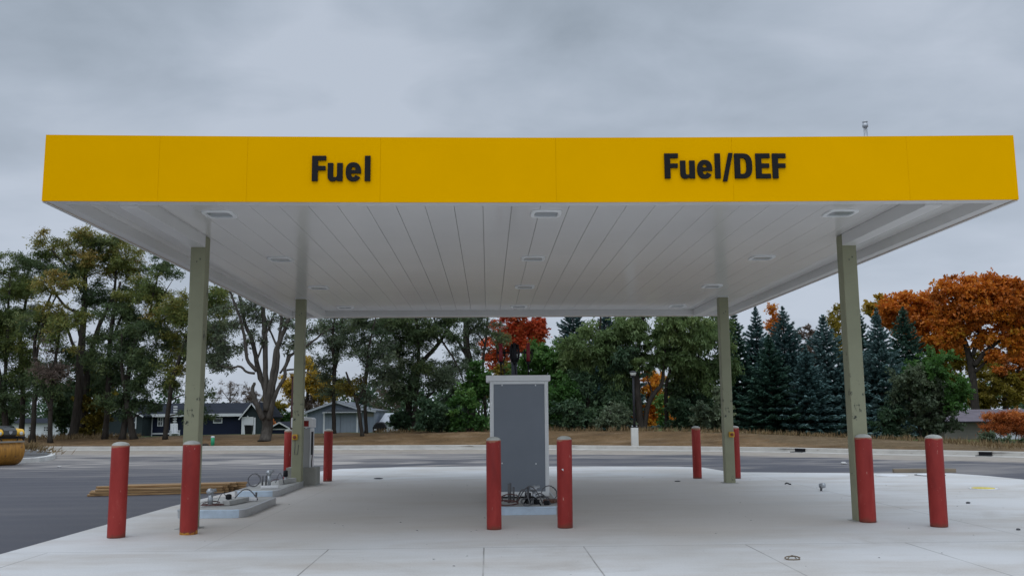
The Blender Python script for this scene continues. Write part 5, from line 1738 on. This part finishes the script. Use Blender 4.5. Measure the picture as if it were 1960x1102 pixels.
# grey barn
DBn = 70
xb = lambda px: at_depth(px, 800, DBn).x
q = xb(650)
zb_ = terr(q, DBn) - .35
bar = empty('grey_barn', (q, DBn, zb_))
tag(bar, 'grey steel barn with sliding doors and low gable behind two trees', 'barn')
X = lambda px: xb(px) - q
Z = lambda py: at_depth(650, py, DBn).z - zb_
mb = MB()
mb.prism_xz([(X(587), 0), (X(716), 0), (X(716), Z(787)), (X(683), Z(781.5)), (X(643), Z(768.5)), (X(587), Z(788))], 0, 9)
mb.build('wall', M['barn'], bar)
mb = MB()
for (pa, ya), (pb, yb_) in (((583, 789.5), (643, 768.5)), ((643, 768.5), (684, 781.8)), ((684, 781.8), (720, 787.5))):
    xa, za, xb2, zb2 = X(pa), Z(ya), X(pb), Z(yb_)
    mb.add([(xa, -.3, za), (xb2, -.3, zb2), (xb2, 9.3, zb2), (xa, 9.3, za), (xa, -.3, za + .1), (xb2, -.3, zb2 + .1), (xb2, 9.3, zb2 + .1), (xa, 9.3, za + .1)],
           [(0, 1, 2, 3), (4, 7, 6, 5), (0, 4, 5, 1), (1, 5, 6, 2), (2, 6, 7, 3), (3, 7, 4, 0)])
mb.build('roof', M['barn_roof'], bar)
mb = MB()
for (pa, ya), (pb, yb_) in (((583, 789.5), (643, 768.5)), ((643, 768.5), (684, 781.8)), ((684, 781.8), (720, 787.5))):
    a, b = Vector((X(pa), -.33, Z(ya))), Vector((X(pb), -.33, Z(yb_)))
    d_ = b - a
    mb.obox((a + b) / 2, d_, (0, 1, 0), Vector((-d_.z, 0, d_.x)), d_.length / 2, .025, .07)
mb.build('bargeboard', M['metal_roof'], bar)
for a, b in ((622, 652), (653, 683)): MB().box(X(a), X(b), -.09, -.04, 0, Z(789.5)).build('sliding_door', M['barn_door'], bar)
MB().prism_xz([(X(620), Z(788.6)), (X(694), Z(788.6)), (X(690), Z(783)), (X(628), Z(783))], -.5, -.003).build('door_canopy', M['barn_roof'], bar)
MB().box(X(619), X(694), -.55, -.503, Z(789.5), Z(788.3)).build('door_rail', M['white_paint'], bar)
for a in (620.7, 684.3, 587): MB().box(X(a) - .06, X(a) + .06, -.12, -.003, 0, Z(789.6)).build('trim', M['white_paint'], bar)
MB().box(X(701), X(715), -.03, -.003, Z(797), Z(790)).build('panel', M['tan_wall'], bar)
# pale shed to the right of the barn
D2 = 72
q = at_depth(745, 800, D2).x
zb_ = terr(q, D2) - .3
s2 = empty('pale_shed', (q, D2, zb_))
tag(s2, 'pale grey shed seen behind the black covered grill', 'shed')
X = lambda px: at_depth(px, 800, D2).x - q
Z = lambda py: at_depth(745, py, D2).z - zb_
MB().box(X(727), X(775), 0, 4, 0, Z(807)).build('wall', M['white_wall'], s2)
mb = MB()
mb.add([(X(726), -.3, Z(807.5)), (X(777), -.3, Z(807.5)), (X(775), 2, Z(790)), (X(732), 2, Z(790)), (X(777), 4.3, Z(807.5)), (X(726), 4.3, Z(807.5))], [(0, 1, 2, 3), (3, 2, 4, 5), (0, 3, 5), (1, 4, 2)])
mb.build('roof', M['metal_roof'], s2)
MB().box(X(726), X(777), -.36, -.31, Z(809), Z(807.2)).build('fascia_board', M['white_paint'], s2)
# covered grill
D3 = 62
q = at_depth(728, 800, D3).x
zb_ = terr(q, D3)
g_ = empty('covered_grill', (q, D3, zb_))
tag(g_, 'black covered grill parked on the lawn right of the barn', 'grill')
X = lambda px: at_depth(px, 800, D3).x - q
Z = lambda py: at_depth(728, py, D3).z - zb_
MB().prism_xz([(X(716), Z(828)), (X(731), Z(828)), (X(733), Z(823)), (X(741), Z(820)), (X(738), Z(812)), (X(734), Z(807)), (X(722), Z(807)), (X(717), Z(812)), (X(714), Z(818))], -.3, .4).build('cover', M['black'], g_, bevel=.08)
MB().box(X(717.5), X(722), -.315, -.303, Z(822.5), Z(820.5)).build('label_patch', M['lid_white'], g_)
for px in (717.5, 730): MB().lathe([(.07, -.03), (.08, 0), (.07, .03)], n=12).build('wheel', M['tire'], g_, (X(px), -.25, .07), rot=(R(90), 0, 0))
# white building far left
D4 = 88
q = at_depth(60, 800, D4).x
zb_ = -.9
w_ = empty('white_outbuilding', (q, D4, zb_))
tag(w_, 'long white outbuilding glimpsed between the trunks at far left', 'building')
X = lambda px: at_depth(px, 800, D4).x - q
Z = lambda py: at_depth(60, py, D4).z - zb_
MB().box(X(-60), X(112), 0, 6, 0, Z(809)).build('wall', M['white_wall'], w_)
mb = MB()
mb.add([(X(-62), -.4, Z(809.5)), (X(114), -.4, Z(809.5)), (X(114), 3, Z(800)), (X(-62), 3, Z(800)), (X(114), 6.4, Z(809.5)), (X(-62), 6.4, Z(809.5))], [(0, 1, 2, 3), (3, 2, 4, 5), (0, 3, 5), (1, 4, 2)])
mb.build('roof', M['shingle'], w_)
window(X(55), X(66), Z(826), Z(815), 0, w_)
window(X(84), X(95), Z(826), Z(815), 0, w_)
# low building right
D5 = 54
q = at_depth(1880, 800, D5).x
zb_ = -.6
lb = empty('low_building', (q, D5, zb_))
tag(lb, 'low drab building with grey mauve roof behind the sumac thicket', 'building')
X = lambda px: at_depth(px, 800, D5).x - q
Z = lambda py: at_depth(1880, py, D5).z - zb_
MB().box(X(1806), X(2060), 0, 6, 0, Z(806)).build('wall', M['tan_wall'], lb)
MB().box(X(1893), X(1960), -.06, -.003, 0, Z(821)).build('white_door', M['white_wall'], lb)
mb = MB()
x0, x1, xr0, xr1 = X(1796), X(2070), X(1862), X(2040)
mb.add([(x0, -.6, Z(805.5)), (x1, -.6, Z(805.5)), (xr1, 3, Z(783)), (xr0, 3, Z(783)), (x1, 6.6, Z(805.5)), (x0, 6.6, Z(805.5))], [(0, 1, 2, 3), (3, 2, 4, 5), (0, 3, 5), (1, 4, 2)])
mb.build('roof', M['shingle_mauve'], lb)
MB().box(x0, x1, -.64, -.603, Z(807.5), Z(805.3)).build('fascia_board', M['dark_metal'], lb)

# ------------------------------------------------------------------ lamp posts, marker
def lamp(px, base_py, top_py, Y, label, block):
    x = at_depth(px, 840, Y).x
    z0 = terr(x, Y)
    r = empty('lamp_post', (x, Y, z0))
    tag(r, label, 'lamp post', 'lamp posts by the road')
    Z = lambda py: at_depth(px, py, Y).z - z0
    zb_ = 0
    if block:
        w = 6.4 * Y / F
        zb_ = Z(818)
        b = MB().prism(round_rect(-w, w, -w, w, .03, 3), -.3, zb_).build('concrete_base', M['conc_block'], r, bevel=.01)
        MB().box(-.12, .12, -.12, .12, zb_, zb_ + .03).build('base_plate', M['dark_metal'], r)
        for sx in (-1, 1):
            for sy in (-1, 1): MB().tube([(sx * .09, sy * .09, zb_ + .03), (sx * .09, sy * .09, zb_ + .09)], .016, 6).build('anchor_bolt', M['galv'], r)
    zt = Z(top_py)
    m = 'dark_metal' if block else 'cable_red'
    MB().tube([(0, 0, zb_), (0, 0, zt - .2)], [.055, .04], 10).build('pole', M[m], r)
    w = .13
    head = MB().lathe([(.05, zt - .22), (.1, zt - .2), (.11, zt - .17)], n=12).build('holder', M[m], r)
    MB().lathe([(.10, zt - .168), (.14, zt - .06), (.13, zt - .03)], n=12).build('lens', M['lamp_glass'] if block else paint('amber_lamp_glass', (.5, .33, .08), .3), r)
    MB().lathe([(.165, zt - .028), (.15, zt), (.05, zt + .03), (0, zt + .04)], n=12).build('hood', M[m] if block else M['disp_white'], r)
    return r


xl = at_depth(1215, 853, 38.5).x
YL = curb_y(xl) + .75
lamp(1215, 853, 711, YL, 'dark lamp post on a white concrete base by the road', True)
lamp(557, 830, 714, 46, 'brown lamp post with amber lantern left of the left rear column', False)
YM = curb_y(at_depth(407, 848, 39).x) + 1.2
x = at_depth(407, 848, YM).x
mk = empty('marker_pipe', (x, YM, terr(x, YM)))
tag(mk, 'short green pipe stub with a white top on the dirt bank', 'pipe')
zz = at_depth(407, 834.5, YM).z - terr(x, YM)
MB().lathe([(.085, -.1), (.085, zz - .07), (.08, zz - .065)], n=14).build('sleeve', M['green_plastic'], mk)
MB().lathe([(.08, zz - .066), (.087, zz - .06), (.085, zz), (.03, zz + .01)], n=14).build('cap', M['lid_white'], mk)
# clods beside it
MB().lathe([(.2, -.02), (.16, .07), (.05, .1)], n=7, smooth=False).build('dirt_clod', M['bark'], None, (x - .32, YM - .1, terr(x - .32, YM)))
tag(bpy.data.objects['dirt_clod'], 'dark lump of soil at the foot of the green pipe stub', 'clod')

# ------------------------------------------------------------------ road roller
YR = 29.3
q = at_ground(4, 891, -.03)
ax = Vector((.5, .86, 0)).normalized()          # drum axis, pointing away to the right
fw = Vector((.86, -.5, 0)).normalized()
s_ = q.y / F
right = at_depth(45.5, 853, q.y).x
hw = .50
rr0 = .47
cx_ = right - .36 - (hw * abs(ax.x) + rr0 * abs(ax.y) * .55)
rl = empty('road_roller', (cx_, q.y + .25, -.03), math.atan2(fw.y, fw.x))
tag(rl, 'yellow tandem road roller with rusty drum parked at the left edge', 'road roller')
# local: +x forward, +y left of travel (away from the camera, to the right of the picture)
def drum(x):
    mb = MB()
    prof = [(rr0 - .05, -hw), (rr0 - .006, -hw), (rr0, -hw + .012), (rr0, hw - .012), (rr0 - .006, hw), (rr0 - .05, hw)]
    mb.lathe(prof, n=48)
    o = mb.build('drum', M['drum'], rl, (x, 0, rr0), rot=(R(90), 0, 0))
    for s in (-1, 1): MB().lathe([(.12, -.05), (.14, 0), (.10, .06), (0, .07)], n=16).build('hub', M['black'], o, (0, 0, s * (hw + .0)), rot=(0 if s > 0 else R(180), 0, 0))
drum(0)
drum(-1.75)
def fork(x, nm):
    mb = MB()
    for s in (-1, 1):
        y = s * (hw + .06)
        mb.prism_xz([(x - .12, .4), (x + .1, .4), (x + .22, .78), (x + .3, .86), (x - .5, .86), (x - .3, .7)], y - .03, y + .03)
    mb.box(x - .5, x + .3, -hw - .09, hw + .09, .865, .93)
    mb.build(nm, M['dark_metal'], rl, bevel=.01)
fork(0, 'frame')
fork(-1.75, 'frame')
MB().box(-1.3, -.5, -.3, .3, .55, .93).build('chassis', M['dark_metal'], rl, bevel=.02)
bar_ = MB()
bar_.box(.42, .46, -hw + .05, hw - .02, .735, .79).box(.30, .42, -hw + .1, -hw + .14, .74, .78).box(.30, .42, hw - .14, hw - .10, .74, .78)
bar_.build('scraper_bar', paint('grey_scraper', (.26, .24, .2), .6, .2), rl, bevel=.006)
mb = MB()
for s in (-1, 1): mb.tube([(.40, s * (hw - .25), .79), (.33, s * (hw - .15), .93)], .018, 6)
mb.build('stay', M['dark_metal'], rl)
# hood: dark centre with yellow cheeks
def hood_prof(y): return [(-.75, .94), (.36, .94), (.42, 1.0), (.41, 1.13), (.33, 1.20), (-.1, 1.25), (-.75, 1.27)]
mb = MB()
mb.prism_xz([(p[0], p[1]) for p in hood_prof(0)], -.22, .22)
for k in range(5): mb.box(-.7, .26, -.18 + k * .08, -.15 + k * .08, 1.262, 1.278)
hd = mb.build('hood', M['disp_grey'] if False else paint('dark_hood', (.05, .054, .055), .5, .15), rl, bevel=.012)
for s in (-1, 1):
    mb = MB()
    y0, y1 = (.224, hw) if s > 0 else (-hw, -.224)
    mb.prism_xz([(-.75, .95), (.34, .95), (.43, 1.0), (.43, 1.08), (.34, 1.17), (-.1, 1.2), (-.75, 1.21)], y0, y1)
    ck = mb.build('cheek_panel', M['roller_yellow'], rl, bevel=.04)
    MB().lathe([(.055, 0), (.06, .015), (.045, .03), (0, .032)], n=14).build('headlight', M['lamp_glass'], ck, (.425, (y0 + y1) / 2, 1.03), rot=(0, R(90), 0))
MB().prism([(-.055, .05), (.055, .05), (.055, -.01), (0, -.06), (-.055, -.01)], 0, .01).build('emblem', M['galv'], rl, (.421, 0, 1.06), rot=(R(90), 0, R(90)))
# operator's station and rear tank
MB().box(-1.55, -.85, -.45, .45, .93, 1.0).build('platform', M['black'], rl, bevel=.01)
MB().box(-2.3, -1.6, -hw, hw, .95, 1.22).build('rear_tank', M['roller_yellow'], rl, bevel=.05)
st = MB().box(-1.5, -1.05, -.25, .25, 1.2, 1.32).build('seat', M['black'], rl, bevel=.04)
MB().box(-1.58, -1.48, -.24, .24, 1.3, 1.75).build('seat_back', M['black'], rl, bevel=.04)
MB().box(-1.4, -1.15, -.12, .12, 1.0, 1.2).build('seat_post', M['dark_metal'], rl)
mb = MB()
mb.tube([(-.8, 0, .95), (-.88, 0, 1.45)], .03, 8)
mb.tube([(-.88 + .17 * math.sin(R(a)) * .3, .17 * math.cos(R(a)), 1.47 + .17 * math.sin(R(a)) * .95) for a in range(0, 361, 20)], .014, 6)
mb.build('steering_wheel', M['black'], rl)

# ------------------------------------------------------------------ sky and light
w = bpy.data.worlds.new('World')
scene.world = w
w.use_nodes = True
t = w.node_tree
bg = t.nodes['Background']
SUN_EL, SUN_ROT = 62, 205
sky = t.nodes.new('ShaderNodeTexSky')
sky.sky_type = 'NISHITA'
sky.sun_disc = False
sky.sun_elevation = R(SUN_EL)
sky.sun_rotation = R(SUN_ROT)
sky.dust_density = 2
tc = t.nodes.new('ShaderNodeTexCoord')
sep = t.nodes.new('ShaderNodeSeparateXYZ')
t.links.new(tc.outputs['Generated'], sep.inputs[0])


def wm(op, a, b=0.0, c=0.0):
    x = t.nodes.new('ShaderNodeMath')
    x.operation = op
    for s, v in zip(x.inputs, (a, b, c)):
        if hasattr(v, 'node'): t.links.new(v, s)
        else: s.default_value = v
    return x.outputs[0]


def wramp(fac, stops):
    x = t.nodes.new('ShaderNodeValToRGB')
    cr = x.color_ramp
    while len(cr.elements) < len(stops): cr.elements.new(.5)
    for e, (p, c) in zip(cr.elements, stops):
        e.position = p
        e.color = (*c, 1) if hasattr(c, '__len__') else (c, c, c, 1)
    t.links.new(fac, x.inputs['Fac'])
    return x.outputs['Color']


zc = wm('MAXIMUM', sep.outputs['Z'], 0.0)
den = wm('ADD', zc, .22)
cmb = t.nodes.new('ShaderNodeCombineXYZ')
t.links.new(wm('DIVIDE', sep.outputs['X'], den), cmb.inputs[0])
t.links.new(wm('DIVIDE', sep.outputs['Y'], den), cmb.inputs[1])


def wnoise(scale, detail, rough, loc, sc=(1, 1, 1), dist=0.0):
    m = t.nodes.new('ShaderNodeMapping')
    m.inputs['Location'].default_value = loc
    m.inputs['Scale'].default_value = sc
    t.links.new(cmb.outputs[0], m.inputs['Vector'])
    x = t.nodes.new('ShaderNodeTexNoise')
    x.inputs['Scale'].default_value = scale
    x.inputs['Detail'].default_value = detail
    x.inputs['Roughness'].default_value = rough
    x.inputs['Distortion'].default_value = dist
    t.links.new(m.outputs[0], x.inputs['Vector'])
    return x.outputs['Fac']


n1 = wnoise(1.15, 4, .5, (3.4, 1.9, 0), (1, 1, 1), .3)
n2 = wnoise(3.4, 6, .55, (7.7, 2.2, 0), (.9, 1.1, 1), .3)
nn = wm('ADD', wm('MULTIPLY', n1, .72), wm('MULTIPLY', n2, .28))
cloud = wramp(nn, [(.39, (.285, .335, .395)), (.50, (.385, .442, .52)), (.59, (.475, .53, .615))])
# towards the horizon the overcast thins and brightens, overhead it is brightest
hor = wramp(zc, [(0, 1.0), (.16, .75), (.36, 0)])
mx = t.nodes.new('ShaderNodeMix')
mx.data_type = 'RGBA'
t.links.new(wm('MULTIPLY', hor, .62), mx.inputs[0])
t.links.new(cloud, mx.inputs[6])
mx.inputs[7].default_value = (.52, .575, .67, 1)
ov = wramp(zc, [(.42, 0), (1, 1)])
back = wm('MAXIMUM', wm('MULTIPLY', sep.outputs['Y'], -1.0), 0.0)
gain = wm('MULTIPLY', wm('ADD', wm('MULTIPLY', ov, 1.9), 1.0), wm('ADD', wm('MULTIPLY', back, .5), 1.07))
sc = t.nodes.new('ShaderNodeVectorMath')
sc.operation = 'SCALE'
t.links.new(mx.outputs[2], sc.inputs[0])
t.links.new(wm('MULTIPLY', gain, 10.0), sc.inputs['Scale'])
m2 = t.nodes.new('ShaderNodeMix')
m2.data_type = 'RGBA'
m2.inputs[0].default_value = .93
t.links.new(sky.outputs[0], m2.inputs[6])
t.links.new(sc.outputs[0], m2.inputs[7])
t.links.new(m2.outputs[2], bg.inputs['Color'])
bg.inputs['Strength'].default_value = .1

sl = bpy.data.lights.new('sun', 'SUN')
sl.energy = .6
sl.angle = R(70)
sl.color = (1, .965, .92)
so = bpy.data.objects.new('sun', sl)
COL.objects.link(so)
a = R(SUN_ROT)
dv = Vector((math.sin(a) * math.cos(R(SUN_EL)), math.cos(a) * math.cos(R(SUN_EL)), math.sin(R(SUN_EL))))
so.rotation_euler = dv.to_track_quat('Z', 'Y').to_euler()

vs_ = scene.view_settings
scene.display_settings.display_device = 'sRGB'
vs_.view_transform = 'Standard'
vs_.look = 'None'
vs_.exposure = 0.0
vs_.gamma = 1
scene.cycles.max_bounces = 8
scene.cycles.diffuse_bounces = 5
scene.cycles.use_denoising = True
